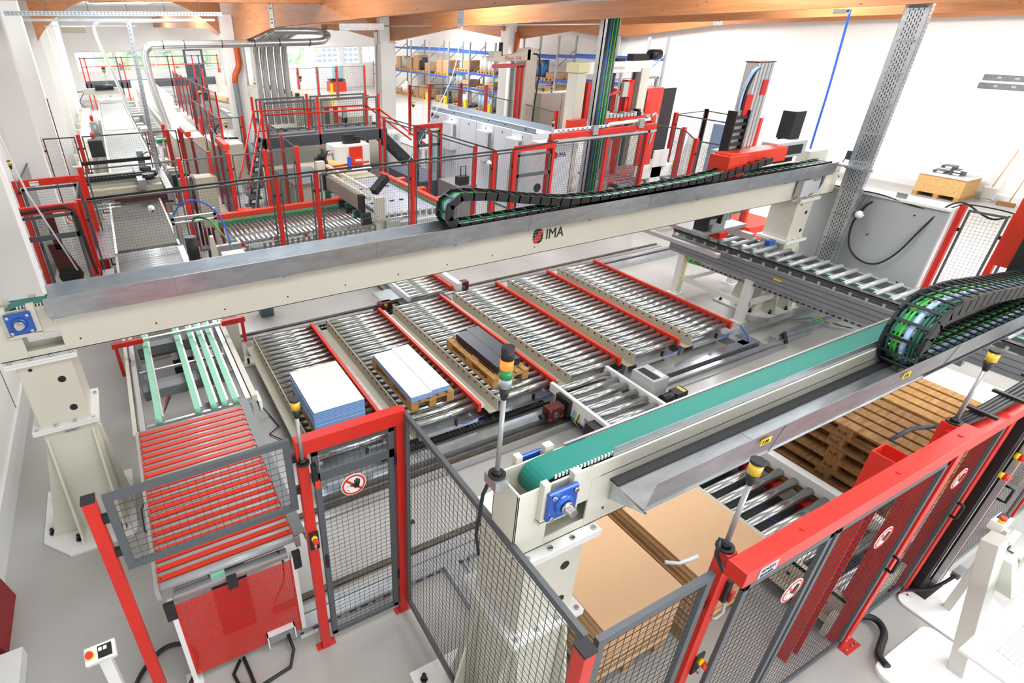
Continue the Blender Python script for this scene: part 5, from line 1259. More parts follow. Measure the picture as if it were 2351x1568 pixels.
for k in range(8): B().cyl((7.3, 25+k*1.1, 1.9), (7.3, 25+k*1.1, 2.1), .1, 10).done('cap', random.choice((GRYD, ALU)), t)
t = T('glue_station', 'white station with a beige roll at the head of the tunnel machine', 'machine', (4.6, 27, 0)); B().box(4.9, 6.3, 33, 36, 0, 1.3).done('body', WHT, t, .02); B().cyl((4.9, 32.5, 1.45), (5.6, 31.5, 1.3), .16, 16).done('roll', MDF, t); B().box(4.6, 4.9, 33.0, 33.3, 1.2, 1.6).done('head', BLK, t)
for k in range(4): B().box(4.7+.1*k, 4.9+.1*k, 20+3*k, 22.6+3*k, .9, 1.05).done('rail', ALUD, t)

# ================================================================ MIDDLE MACHINES
def middle():
    t = T('roller_conveyor', 'slanted steel roller conveyor with red and green far rail behind the long rear fence', 'conveyor', (1.6, 10.3, 0))
    N = 30; first = None
    for k in range(N):
        x = 1.62+k*.095
        if first is None: first = B().cyl((x+.05, 10.45, .96), (x, 11.7, .96), .034, 12).done('roller', ZNC, t); x0 = x
        else: o = first.copy(); COL.objects.link(o); o.location = (x-x0, 0, 0)
    r = B().box(1.5, 4.75, 11.95, 12.1, .93, 1.12).box(2.0, 2.3, 12.1, 12.25, .98, 1.12).done('far_rail', RED2, t, .003); B().box(1.5, 4.75, 11.78, 11.94, .9, 1.02).done('green_rail', mat('green_strip', '#3d7a55', .5), t)
    b = B()
    for k in range(26): b.box(1.75+k*.11, 1.80+k*.11, 10.35, 10.4, .75, .93)
    b.done('roller_bearing', GRYP, t); B().box(1.5, 4.6, 10.4, 10.55, .55, .85).done('frame', BEI, t); B().box(1.9, 2.1, 10.38, 10.4, .66, .69).done('sticker', YEL, t)
    for (x, y) in ((1.7, 10.5), (3.1, 10.5), (4.3, 10.5), (1.7, 11.8), (4.3, 11.8)): B().box(x, x+.1, y, y+.1, 0, .6).done('leg', BEI, t)
    B().box(3.0, 3.5, 10.35, 10.5, .3, .5).done('dark_tray', BLK, t)
    t = T('scanner_bridge', 'upright beige bridge with a slatted brush bar and black motor across the steel rollers', 'machine', (4.3, 10.5, 0))
    B().box(4.32, 4.4, 10.5, 13.0, 1.42, 1.5).box(4.3, 4.36, 10.5, 13.0, 1.62, 1.68).done('beam', BEI, t, .003)
    b = B()
    for k in range(34): b.box(4.24, 4.3, 10.75+k*.062, 10.80+k*.062, 1.15, 1.45)
    b.done('brush_bar', mat('brown_grey', '#8d8178', .7), t)
    B().box(4.2, 4.3, 10.6, 10.75, 1.1, 1.5).box(4.2, 4.3, 12.9, 13.0, 1.1, 1.5).done('end_block', BLK, t)
    B().box(4.42, 4.62, 10.3, 10.45, .3, 1.5).box(4.1, 4.3, 13.0, 13.15, .3, 1.75).done('post', BEI, t, .003)
    B().bar((4.5, 10.6, 1.55), (4.85, 10.75, 1.78), .16, .14).done('motor', BLK, t)
    for k in range(16): B().box(4.15+.04*(k % 3), 4.35+.05*(k % 3), 10.4+k*.15, 10.48+k*.15, .95, 1.08+.06*(k % 2)).done('pinch_roller', random.choice((BLK, DGRN, BEI, ALU, GRYD)), t)
    B().box(4.6, 4.9, 10.2, 10.3, .8, 1.0).box(4.4, 5.2, 10.25, 10.3, 1.02, 1.06).done('bracket', ALU, t)
    t = T('ball_table', 'wide pale table of close set bars with red guides on its right edge', 'table', (4.9, 10.6, 0))
    b = B()
    for k in range(44): b.box(4.75, 6.1, 10.7+k*.075, 10.75+k*.075, .97, 1.0)
    b.done('bars', mat('pale_lilac_bar', '#c9cddb', .35, .2), t); B().box(4.75, 6.1, 10.7, 14.0, .9, .96).done('bed', GRYP, t)
    s_ = B()
    for k in range(5):
        for yy in (11.6, 12.9): s_.box(4.85+k*.24, 4.95+k*.24, yy, yy+.04, 1.0, 1.02)
    s_.done('dark_slot', BLK, t)
    B().box(6.12, 6.24, 10.7, 14.0, 1.0, 1.12).box(6.24, 6.5, 10.8, 11.1, .92, 1.12).box(6.24, 6.45, 11.9, 12.1, .95, 1.12).box(6.24, 6.45, 13.0, 13.2, .95, 1.12).box(6.2, 6.3, 10.8, 10.95, .2, .95).done('red_guide', RED2, t, .003)
    B().box(6.06, 6.12, 10.7, 14.0, .9, 1.05).done('green_rail', mat('green_strip', '#3d7a55', .5), t)
    B().box(4.7, 6.2, 10.4, 10.65, .55, .88).box(4.8, 5.0, 10.5, 10.65, 0, .55).box(5.9, 6.1, 10.5, 10.65, 0, .55).done('frame', LGRY, t)
    b = B()
    for k in range(9): b.box(4.8+k*.15, 4.83+k*.15, 10.55, 10.58, .85, 1.08)
    b.done('guide_pin', BEI, t)
    B().cyl((4.7, 13.9, 1.4), (5.2, 13.9, 1.42), .025, 8).cyl((5.3, 13.9, 1.42), (5.8, 13.9, 1.44), .025, 8).done('red_bar', RED, t); B().box(5.22, 5.3, 13.85, 13.95, 1.3, 1.6).done('bar_holder', HOSE, t)
    t = T('coating_machine', 'white and red machine with a yellow paper cone and black motor under the platform', 'machine', (5, 15, 0))
    B().box(3.9, 6.3, 14.6, 17.2, .0, .88).done('bed', BEID, t); B().box(3.9, 5.0, 14.5, 16.5, .88, .92).done('dark_sheet', GRYP, t)
    B().box(5.5, 6.6, 15.7, 16.4, .85, 1.55).done('white_body', WHT, t, .02); B().box(5.95, 6.35, 15.66, 15.7, .9, 1.5).done('red_panel', RED2, t, .003); B().box(6.1, 6.3, 15.6, 15.66, 1.1, 1.15).box(5.7, 6.3, 14.9, 15.0, 1.0, 1.05).done('arm', WHT, t)
    B().cyl((5.05, 15.1, 1.12), (5.55, 15.0, 1.08), .24, 28, .14).done('paper_cone', mat('yellow_cone', '#dcb673', .6), t); B().cyl((5.02, 15.105, 1.12), (5.05, 15.1, 1.12), .22, 28).done('cone_disc', DRED, t); B().cyl((5.55, 15, 1.08), (5.68, 14.97, 1.07), .05, 12).done('cone_tip', WOOD, t)
    B().cyl((4.95, 15.4, 1.2), (5.1, 15.4, 1.55), .12, 16).box(4.82, 5.0, 15.3, 15.5, 1.0, 1.35).done('motor', BLK, t); B().box(5.9, 6.2, 15.9, 16.1, 1.55, 1.8).box(6.25, 6.4, 15.9, 16.1, 1.55, 1.72).done('head', BLK, t)
    B().cyl((5.2, 15.9, 1.35), (5.7, 15.9, 1.35), .08, 16).done('steel_roll', STL, t)
    # platform with stairs
    t = T('service_platform', 'dark grey service platform with stairs and red railings in the middle of the hall', 'platform', (3.9, 18, 0))
    B().box(3.95, 8.0, 17.5, 17.6, 1.32, 1.62).box(3.95, 8.0, 18.5, 18.6, 1.32, 1.62).done('side_beam', GRYD, t, .004); B().box(3.95, 8.0, 17.6, 18.5, 1.58, 1.62).done('deck', GRYP, t)
    for y in (17.5, 18.55):
        for x in (3.95, 5.68, 7.7): B().box(x, x+.07, y, y+.07, 1.3 if x == 5.68 else 0, 2.68).done('post', RED, t, .003)
        B().tube([(3.98, y, 2.28), (7.72, y, 2.24)], .028).done('handrail', RED, t)
        panel(t, (4.08, y), (5.62, y), 1.66, 2.62, .06, .0022, fw_=.05); panel(t, (5.8, y), (7.66, y), 1.66, 2.62, .06, .0022, fw_=.05)
        B().tube([(3.98, y, 2.28), (3.0, y-2.3, 1.2), (2.75, y-2.9, .95)], .028).done('stair_rail', RED, t)
        B().tube([(7.72, y, 2.24), (8.6, y-1.6, 1.3)], .028).done('stair_rail', RED, t)
    for dy in (0, .8):
        B().bar((3.95, 17.7+dy, 1.5), (2.9, 14.9+dy, .1), .04, .26).done('stringer', GRYD, t); B().bar((7.8, 17.6+dy, 1.5), (8.8, 15.8+dy, .1), .04, .26).done('stringer', GRYD, t)
    for k in range(7):
        u = (k+.5)/7; x, y, z = 3.95-1.05*u, 17.7-2.8*u, 1.5-1.4*u; B().cb((x, y+.4, z), (.3, .75, .03)).done('stair_tread', GRYD, t)
        x, y = 7.8+1.0*u, 17.6-1.8*u; B().cb((x, y+.4, z), (.25, .7, .03)).done('stair_tread', GRYD, t)
    # long machine seen through the railing
    t = T('profiling_machine', 'long beige processing machine with blue valves and cable loops behind the platform', 'machine', (5, 20, 0))
    B().box(4.5, 9.0, 19.2, 20.6, .2, 1.1).box(2.6, 3.4, 17.8, 20.0, .4, 1.5).done('body', BEI, t, .02); B().box(4.8, 8.6, 20.4, 20.5, 1.35, 1.45).done('rail', ALUD, t)
    for k in range(26): B().box(4.6+k*.16, 4.7+k*.16+random.random()*.08, 19.2+random.random()*.6, 19.4+random.random()*.8, 1.1, 1.2+random.random()*.35).done('fitting', random.choice((BLK, BLU, ALU, BEI, GRYD, ALUD)), t)
    for k in range(5): B().tube(smooth([(4.8+.7*k, 19.4, 1.1), (4.9+.7*k, 19.4, 1.55), (5.2+.7*k, 19.4, 1.5), (5.3+.7*k, 19.4, 1.1)]), .02).done('cable', BLK, t)
    B().tube(smooth([(2.9, 18.5, 2.0), (2.75, 18.5, 1.8), (2.9, 18.5, 1.6), (3.4, 18.5, 1.55)]), .03).done('cable', BLK, t)
    for k in range(5): B().box(6.6+.35*k, 6.75+.35*k, 21.5, 21.65, 0, 1.9).done('inner_post', (RED, ALU, GRY, RED, LGRY)[k], t)
    t = T('side_machine', 'grey machine with a black handle and cables between the gate and the cabinets', 'machine', (7.8, 12.5, 0))
    B().box(7.5, 8.1, 12.2, 13.2, .0, .95).done('body', ALUD, t, .01); B().box(7.6, 7.9, 12.3, 12.5, .95, 1.15).done('block', BLK, t); B().tube([(7.7, 12.4, 1.15), (7.7, 12.4, 1.4), (7.85, 12.4, 1.4), (7.85, 12.4, 1.15)], .015).done('handle', BLK, t)
    B().box(7.4, 8.3, 14.0, 16.2, .2, .7).done('grey_crates', mat('slate_grey', '#5d6675', .6), t)
middle()
def monitor(label, x, y, z, rz=0):
    t = T('monitor', label, 'monitor', (x, y, z)); B().cb((x, y, z+.35), (.5, .05, .38), rz).done('screen', BDK, t); B().cb((x, y, z+.08), (.06, .04, .16), rz).cb((x, y, z+.01), (.2, .16, .02), rz).done('stand', BLK, t)
o = B().box(8.9, 10.4, 16.9, 19.2, .95, 1.0).box(8.95, 9.0, 17, 17.05, 0, .95).box(10.3, 10.35, 17, 17.05, 0, .95).box(8.95, 9.0, 19.1, 19.15, 0, .95).box(10.3, 10.35, 19.1, 19.15, 0, .95).done('work_table', WHT); tag(o, 'white work table with a monitor beyond the left end of the white cabinets', 'table')
monitor('black flat monitor on the white work table left of the cabinets', 9.3, 17.6, 1.0, .5)
t = T('control_cabinet', 'white rounded control housing behind the stairs rail', 'cabinet', (8.6, 17.8, 0)); B().box(8.15, 8.7, 17.9, 18.5, 0, 1.45).done('body', WHT, t, .08); B().cyl((8.5, 17.89, 1.25), (8.5, 17.9, 1.25), .1, 20).done('fan', LGRY, t)
o = B().box(9.2, 9.24, 16.2, 16.7, .7, 1.25).done('plan_sheet', mat('pale_blue_paper', '#c3e4e6', .6)); tag(o, 'pale blue sheet hanging before the white work table', 'sheet')

# ---- cabinets
t = T('cabinet_row', 'long row of white switch cabinets with grey top rails and emblem at its far end', 'cabinet', (9.4, 12, 0))
CW = mat('cool_white_paint', '#dfe4ea', .45)
B().box(9.42, 10.3, 11.8, 17.2, .05, 2.12).done('body', CW, t, .006); B().box(9.5, 9.52, 11.8, 17.2, 2.12, 2.24).box(10.1, 10.12, 11.8, 17.2, 2.12, 2.26).box(9.5, 9.6, 11.8, 17.2, 2.12, 2.13).done('top_rail', mat('rail_grey', '#8a95a1', .5), t)
b = B()
for y in (12.7, 13.5, 14.4, 15.3, 16.2): b.box(9.416, 9.42, y, y+.012, .1, 2.1)
b.done('door_gap', GRYP, t)
for y in (15.5, 13.6, 12.2): c = B().box(9.22, 9.42, y, y+.5, 1.15, 1.95).done('cooling_unit', CW, t, .006); B().box(9.3, 9.4, y-.004, y, 1.5, 1.9).done('grille', GRYP, c)
B().box(9.41, 9.42, 16.5, 16.75, 1.4, 1.75).done('red_pocket', RED, t); B().box(9.395, 9.41, 16.53, 16.72, 1.38, 1.68).done('yellow_document', mat('pale_yellow_paper', '#e5dc8e', .6), t)
text('IMA', .16, Matrix(((0, 0, -1, 9.415), (-1, 0, 0, 16.9), (0, 1, 0, 1.93), (0, 0, 0, 1))), BLK, 'lettering', t)
B().cyl((9.415, 17.02, 1.98), (9.42, 17.02, 1.98), .09, 20).done('emblem', DRED, t)
k = B()
for y in (12.2, 13.1, 13.9, 14.8, 15.8, 16.6): k.cyl((9.41, y, 2.0), (9.42, y, 2.0), .02, 8).cyl((9.49, y, 2.19), (9.5, y, 2.19), .02, 8)
k.done('screw', BLK, t)
t = T('switch_cabinet', 'tall white switch cabinet with a round emblem, right of the gate', 'cabinet', (8.9, 10.4, 0))
B().box(8.92, 9.62, 10.5, 11.2, .05, 2.1).done('body', CW, t, .006); B().box(9.6, 9.625, 10.5, 11.2, .05, 2.1).done('side', LGRY, t)
logo(9.1, 10.497, 1.86, .15, t)
# ---- red bridge over the cell and its posts
t = T('cell_bridge', 'pink red beam with a long white rail on top, spanning red posts', 'bridge', (8.7, 10.2, 0))
B().box(8.68, 11.95, 10.2, 10.3, 2.28, 2.40).done('red_beam', RED, t, .003); B().box(8.7, 11.95, 10.18, 10.2, 2.22, 2.27).done('lower_rail', ALU, t)
B().box(8.75, 10.4, 10.22, 10.26, 2.44, 2.49).cyl((10.4, 10.24, 2.49), (11.7, 10.24, 2.52), .04, 14).done('linear_rail', WHT, t)
s_ = B()
for k in range(11): s_.box(8.85+k*.14, 8.9+k*.14, 10.216, 10.22, 2.45, 2.475)
s_.done('sensor', BLU, t); B().box(9.85, 10.0, 10.15, 10.25, 2.3, 2.5).box(11.3, 11.45, 10.15, 10.3, 2.35, 2.55).done('slide', ALUD, t)
post(t, 8.72, 10.25, 2.3, .12); post(t, 10.42, 10.25, 2.24, .08); post(t, 11.7, 10.22, 2.3, .08)
panel(t, (8.82, 10.25), (10.36, 10.25), .1, 2.2, .05, .002); panel(t, (10.48, 10.25), (11.64, 10.25), .1, 2.2, .05, .002)
B().cyl((11.9, 10.2, 2.58), (11.9, 10.26, 2.58), .04, 14).cyl((11.6, 10.2, 2.6), (11.6, 10.26, 2.6), .05, 14).done('wheel', STL, t)
t = T('cable_tray', 'tall steel tray packed with black, green and blue cables behind the red bridge', 'cable tray', (10.6, 11, 0))
B().box(10.55, 10.63, 11.0, 11.03, 0, 4.75).box(10.55, 10.56, 11.0, 11.15, 0, 4.75).box(11.02, 11.03, 11.0, 11.15, 0, 4.75).done('tray', GALV, t)
for k, m_ in enumerate((BLK, BLK, DGRN, HOSE, BLK, GRN, BLK, DGRN, GRN, BLK)): B().tube([(10.66+.036*k, 11.02, 4.75), (10.66+.036*k, 11.02, 0)], .02).done('cable', m_, t)
# ---- strapping machine with lettering and the big press
t = T('wrapping_machine', 'cream portal machine with orange lettering and a pink red arm hanging below', 'machine', (11.6, 17, 0))
PNK = mat('pale_red_paint', '#c85a5c', .5)
B().prism([(11.55, 3.5), (13.1, 3.5), (13.1, 3.9), (12.6, 3.72), (11.55, 3.62)], 'y', 16.9, 17.2).done('head_beam', BEI, t, .01); B().box(12.95, 13.4, 16.9, 17.5, 0, 3.85).done('column', BEI, t, .02); B().box(11.65, 11.95, 16.95, 17.3, 3.62, 3.8).done('motor_box', BEI, t, .02)
B().cyl((12.0, 17.1, 3.65), (12.0, 17.1, 4.05), .07, 14).done('motor', BLK, t); B().box(11.65, 12.95, 16.95, 17.05, 3.3, 3.42).done('red_arm', PNK, t)
for k in range(3): B().box(12.62+k*.1, 12.68+k*.1, 16.95, 17.0, .9, 3.35).done('red_column', (RED, PNK, RED)[k], t)
B().box(12.2, 13.1, 16.6, 17.0, .75, .95).done('carriage', GRYD, t); B().cyl((12.4, 16.7, 1.0), (12.8, 16.7, 1.0), .08, 14).done('roll', BLK, t)
text('Flyer VA', .19, frame_y(12.05, 16.895, 3.52), mat('orange_lettering', '#e2602c', .5), 'lettering', t)
B().tube(smooth([(13.2, 16.9, 3.7), (13.45, 16.88, 3.6), (13.5, 16.88, 3.0), (13.42, 16.88, 2.0), (13.4, 16.88, .8)]), .025).done('cable', BLK, t)
t = T('switch_cabinet', 'big grey double door cabinet standing before the blue rack', 'cabinet', (14.5, 17.8, 0)); B().box(14.3, 16.3, 17.6, 18.2, 0, 2.35).done('body', mat('cabinet_grey', '#a9a69c', .5), t, .01); B().box(15.25, 15.27, 17.597, 17.6, .1, 2.3).done('door_gap', GRYD, t)
beacon('tower signal lamp with red and green lenses on the grey double cabinet', 14.9, 17.8, 2.35, .1, 'tower', r=.04)
t = T('strapping_press', 'white portal press with red clamps, red cross beam and black motor on top', 'machine', (12.2, 13.5, 0))
B().box(12.0, 12.35, 13.3, 13.7, 0, 3.35).box(14.5, 14.85, 13.3, 13.7, 0, 3.4).done('column', BEI, t, .02); B().box(12.3, 14.95, 13.35, 13.65, 3.3, 3.6).done('head_beam', WHT, t, .01); B().box(11.95, 12.4, 13.25, 13.75, 3.35, 3.6).done('corner_box', mat('cream_yellow', '#d9d3a8', .5), t, .02)
B().cyl((14.8, 13.4, 3.75), (15.2, 13.4, 3.75), .14, 16).box(14.1, 14.8, 13.35, 13.6, 3.6, 3.78).box(13.5, 13.8, 13.35, 13.6, 3.6, 3.68).done('motor', BLK, t)
text('Pamminger', .12, frame_y(13.3, 13.345, 3.4), mat('pale_orange_lettering', '#e0a898', .5), 'lettering', t)
for x in (12.45, 12.62, 14.0, 14.15): B().box(x, x+.12, 13.3, 13.6, 1.9, 3.1).done('red_clamp', RED, t, .003)
B().prism([(13.3, 2.75), (13.8, 2.85), (14.1, 3.05), (14.1, 2.6), (13.8, 2.78), (13.3, 2.7)], 'y', 13.25, 13.3).done('red_lever', RED2, t); B().box(13.75, 13.95, 13.2, 13.3, 2.65, 3.05).done('panel_box', LGRY, t)
B().box(11.7, 12.35, 13.0, 13.2, 1.85, 2.15).box(12.35, 15.0, 13.05, 13.2, 1.95, 2.12).done('red_cross_beam', RED2, t, .004)
for k in range(12): B().box(12.9+k*.14, 13.0+k*.14, 13.0, 13.2, 2.12, 2.2+random.random()*.12).done('valve', random.choice((ALU, BLK, LGRY)), t)
B().box(12.7, 14.2, 12.9, 13.3, 1.65, 1.8).box(13.2, 13.9, 13.0, 13.2, 1.5, 1.65).done('tool_head', GRYD, t)
for x in (12.9, 13.5, 13.8, 14.35): B().box(x, x+.06, 13.4, 13.5, .2, 3.3).done('guide_column', (ALU, GRYD, ALU, GRYD)[int(x*10) % 4], t)
B().box(11.5, 12.1, 13.0, 13.3, 1.35, 1.5).done('shelf', ALU, t)
B().tube(smooth([(15.0, 13.1, 2.05), (15.2, 13.1, 2.1), (15.25, 13.1, 1.8), (15.15, 13.1, 1.2)]), .035).done('hose', LGRY, t)
b = B()
for k in range(14): b.box(14.95, 15.1, 13.1, 13.2, .9+k*.08, .94+k*.08)
b.done('cable_chain', BLK, t)
for k in range(7): B().box(12.4, 14.6, 11.6+.25*k, 11.68+.25*k, .55, .62).done('red_roller', PNK if k % 2 else GRYP, t)
B().box(13.0, 13.4, 11.0, 11.1, .2, 1.3).box(12.7, 13.9, 11.0, 11.3, .8, 1.1).box(12.95, 13.5, 10.95, 11.0, 1.1, 1.55).done('front_unit', WHT, t, .01)
for k in range(14): B().box(12.0+k*.17, 12.1+k*.17, 11.3+.1*(k % 4), 11.5+.1*(k % 4), .3, .5+random.random()*.15).done('fitting', random.choice((BLK, ALUD, BLU, ALU)), t)
t = T('green_bin', 'pale green bin behind the rail, between the grey cabinet and the press', 'bin', (12.3, 14.9, 0)); B().box(12.2, 12.8, 15.2, 15.7, .5, 1.2).box(12.25, 12.75, 15.25, 15.65, 0, .5).done('body', mat('pale_green', '#a3cbb0', .6), t, .03)
t = T('red_cabinet', 'bright red cabinet with vertical ribs and an open dark door before the white wall', 'cabinet', (15.3, 14, 0))
B().box(14.75, 16.3, 13.9, 15.0, .15, 2.75).done('body', CABR, t, .02)
b = B()
for k in range(5): b.box(14.85+k*.14, 14.93+k*.14, 13.82, 13.9, .2, 2.7)
b.done('rib', DRED, t); B().box(16.3, 17.0, 14.0, 14.1, .1, 2.7).done('dark_door', mat('dark_purple_brown', '#2b2429', .6), t)
B().box(14.8, 17.3, 15.1, 15.2, 2.9, 2.98).box(17.25, 17.33, 15.1, 15.2, 0, 2.95).done('frame', ALUD, t)
t = T('white_silo_tube', 'white tube and yellow switch standing inside the right cell', 'pipe', (14, 10.6, 0)); B().tube([(13.8, 11.0, .1), (14.4, 11.2, 2.0)], .06).done('tube', WHT, t); B().box(13.8, 13.95, 10.9, 11, 1.0, 1.2).done('switch', YEL, t)
t = T('grey_pallet_cover', 'pale grey screened machine block behind the right cell fence', 'machine', (14.5, 10, 0)); B().box(14.2, 15.2, 9.3, 10.2, 0, 1.6).done('body', LGRY, t, .01); B().box(15.7, 16.2, 11.0, 11.4, 0, 2.0).done('tall_part', CLR, t, .01); B().tube([(14.9, 10.3, 1.6), (14.9, 10.3, 2.1), (15.1, 10.3, 1.8), (15.0, 10.3, 1.5)], .02).done('handle', GRYD, t)
t = T('bag_stack', 'red and green crates on the floor behind the suction gripper', 'crate', (12, 8.5, 0)); B().box(12.3, 13.4, 7.4, 8.3, 0, .5).done('red_crate', RED2, t, .01); B().box(12.4, 13.4, 8.4, 9.0, 0, .5).done('green_crate', mat('crate_green', '#3f9a6c', .5), t, .01)
# ---- pallet racks along the right wall
ys = [43.0, 40.2, 37.4, 34.85, 32.3, 29.6, 27.0, 24.2, 21.4, 18.6]
t = T('pallet_rack', 'long blue and grey pallet rack along the right wall, loaded with pallets', 'rack', (20.4, 18, 0))
for i, y in enumerate(ys):
    for x in (20.4, 21.5): B().box(x, x+.09, y, y+.09, 0, 3.7 if i < 6 else 4.1).done('upright', ALUD, t)
    b = B()
    for k in range(4): b.bar((20.45, y+.04, .3+k*.8), (21.55, y+.04, .3+(k+1)*.8) if k % 2 else (21.55, y+.04, .3+k*.8), .03, .03); b.bar((20.45, y+.04, .3+k*.8+.0), (21.55, y+.04, .3+k*.8+.75), .03, .03)
    b.done('brace', ALUD, t)
    if i < 8: g = B().box(20.2, 20.35, y-.08, y+.16, 0, .5).done('guard', YEL, t)
for i in range(len(ys)-1):
    lv = (1.7, 3.25) if i < 3 else ((1.2, 2.05, 3.2) if i < 7 else (2.2, 3.3))
    for z in lv:
        for x in (20.4, 21.53): B().box(x, x+.06, ys[i+1]+.09, ys[i], z-.12, z).done('shelf_beam', RBLU, t, .003)
DRM = [mat('pale_blue_drum', '#a9cfe6', .4), mat('blue_drum', '#2f5f95', .4), mat('grey_drum', '#a5aaa8', .5), mat('white_drum', '#e8eaea', .4), BLK2, CARD]
NM = ['pale blue', 'blue', 'grey', 'white', 'black', 'brown cardboard']
rp = None; cnt = {}
for i in range(7):
    yy = ys[i+1]+.15
    for z, lvn in ((0, 'floor level'), (1.7 if i < 3 else 2.05, 'upper level')) + (((1.2, 'middle level'),) if i >= 3 else ()):
        y = yy
        while y+.8 < ys[i]:
            nb = '%s rack bay from far end, %s' % (ORD[i], lvn); kk = cnt.get(nb, 0); cnt[nb] = kk+1
            lb = 'loaded pallet, %s, %s' % (nb, ('farthest', 'middle', 'nearest', 'foremost')[min(kk, 3)])
            if rp is None: rp = pallet(lb, 20.42, y, z, 1.1, .78, small=True, group='pallets in the rack')
            else: o = rp.copy(); COL.objects.link(o); [None for _ in ()]; o.location = rp.location + Vector((0, y-rp.location.y, z-rp.location.z)); o['label'] = lb; c = kids(rp)[0].copy(); COL.objects.link(c); mi = c.matrix_parent_inverse.copy(); c.parent = o; c.matrix_parent_inverse = mi
            r_ = random.random(); k = random.randrange(6)
            if r_ < .55 and k != 5:
                for q in range(2):
                    o = B().cyl((20.7+.0*q, y+.2+.4*q, z+.145), (20.7, y+.2+.4*q, z+.145+random.choice((.6, .8))), .19, 16).done('drum', DRM[k]); tag(o, '%s drum, %s, %s drum' % (NM[k], nb, ORD[kk*2+q]), 'drum', 'drums in the rack')
            elif r_ < .9:
                o = B().box(20.5, 21.4, y+.05, y+.72, z+.145, z+.145+random.choice((.25, .5, .75, .9))).done('carton', CARD, None, .01); tag(o, 'brown carton, %s, %s pallet' % (nb, ORD[kk]), 'box', 'cartons in the rack')
            y += .88
t = T('liquid_container', 'pale blue square liquid tank on a red tray before the back wall', 'tank', (16.5, 47, 0))
B().box(16.3, 17.6, 46.2, 47.2, 0, .75).done('red_tray', RED2, t, .01); B().box(16.45, 17.5, 46.3, 47.1, .95, 2.0).done('tank', mat('tank_blue', '#bfe0ea', .4), t, .05); B().box(16.4, 17.55, 46.2, 47.2, .8, .9).done('pallet', BLK, t)
w = B(); wire(w, (16.42, 46.25), (17.53, 46.25), .9, 2.02, .2, .008); w.done('grid', ALU, t)
t = T('wire_trolley', 'tall red wire trolley with loaded shelves near the back wall', 'trolley', (21, 48, 0))
for z in (.3, 1.05, 1.75): B().box(20.9, 22.2, 47.5, 48.3, z, z+.05).done('shelf', RED, t)
for (x, y) in ((20.9, 47.5), (22.15, 47.5), (20.9, 48.25), (22.15, 48.25), (21.5, 47.5)): B().box(x, x+.05, y, y+.05, .15, 2.1).done('post', RED, t)
w = B(); wire(w, (20.9, 47.52), (22.2, 47.52), .35, 1.0, .12, .006); w.done('mesh', RED, t)
for k in range(4): B().box(21.0+.3*k, 21.2+.3*k, 47.6, 48.1, 1.1 if k % 2 else 1.8, 1.25 if k % 2 else 1.9).done('goods', CARD, t)
for x in (21.0, 22.1): B().cyl((x, 47.6, .1), (x+.06, 47.6, .1), .1, 14).done('wheel', BLK, t)
t = T('ceiling_unit', 'galvanised ventilation box with thin pipes hanging under the second beam', 'duct', (9, 20, 4.5))
B().box(7.3, 8.9, 19.5, 20.1, 4.42, 4.62).done('box', GALV, t, .005); B().box(6.9, 7.3, 19.5, 20.1, 4.44, 4.6).done('wood_end', TIM, t)
B().tube([(8.9, 19.6, 4.54), (14.3, 15.0, 4.55)], .02).done('pipe', ALU, t)
B().tube([(8.7, 19.6, 4.42), (8.7, 19.6, 4.05), (8.65, 19.6, 3.95), (8.6, 19.7, 1.0)], .012).done('pipe', GRYD, t); B().tube([(8.7, 19.6, 4.05), (9.4, 19.6, 4.03)], .015).done('pipe', ALU, t)
t = T('air_hose', 'thin pale blue air line hanging before the second column down to the side fence', 'hose', (9.4, 16, 4.5)); B().tube(smooth([(10.1, 16.5, 4.5), (9.7, 16.3, 3.2), (8.6, 16.1, 1.6), (7.6, 16, .3)]), .014).done('hose', mat('pale_blue_line', '#9ab4e0', .5), t)

# ================================================================ BOTTOM EDGE OF THE VIEW
t = T('push_button_stand', 'white pedestal with emergency stop and black key pad beside the capped red post', 'control stand', (-.62, 2.45, 0))
B().box(-.85, -.78, 2.80, 2.86, 0, 1.04).done('pole', WHT, t, .004); B().box(-.95, -.68, 2.74, 2.94, 0, .01).done('foot', WHT, t)
def tilt(x0, x1, v0, v1, h0, h1):
    """box on a panel face that slopes towards the camera"""
    y0, z0, ay, az = 2.73, 1.06, .92, .39; out = []
    for h in (h0, h1):
        for (x, v) in ((x0, v0), (x1, v0), (x1, v1), (x0, v1)): out.append((x, y0+ay*v-az*h, z0+az*v+ay*h))
    return out
p = B().quadbox(tilt(-.90, -.725, 0, .105, -.05, 0)).done('box', WHT, t, .004)
B().quadbox(tilt(-.825, -.745, .015, .09, 0, .002)).done('key_pad', BLK, p)
for x in (-.82, -.793): B().quadbox(tilt(x, x+.02, .058, .08, .002, .004)).done('key', WHT, p)
B().cyl((-.868, 2.73+.92*.05, 1.06+.39*.05), (-.868, 2.73+.92*.05-.39*.02, 1.06+.39*.05+.92*.02), .024, 20).done('button_collar', YEL, p)
B().cyl((-.868, 2.73+.92*.05-.39*.02, 1.06+.39*.05+.92*.02), (-.868, 2.73+.92*.05-.39*.04, 1.06+.39*.05+.92*.04), .021, 20).done('stop_button', RED2, p)
o = B().tube(smooth([(-.82, 2.86, .02), (-.85, 3.0, .02), (-.8, 3.25, .02), (-.62, 3.42, .02), (-.45, 3.4, .02), (-.36, 3.25, .02), (-.42, 3.05, .02), (-.6, 2.9, .02)]), .018).done('floor_cable', BLK); tag(o, 'thick black cable looping on the floor behind the capped red post', 'cable')
o = B().prism([(-1.88, 0), (-1.74, 0), (-1.78, .25), (-1.88, .3)], 'y', 3.98, 4.6).done('red_mat', mat('dark_red_ribbed', '#8f2a2c', .7)); tag(o, 'dark red ribbed mat at the foot of the left wall', 'mat')
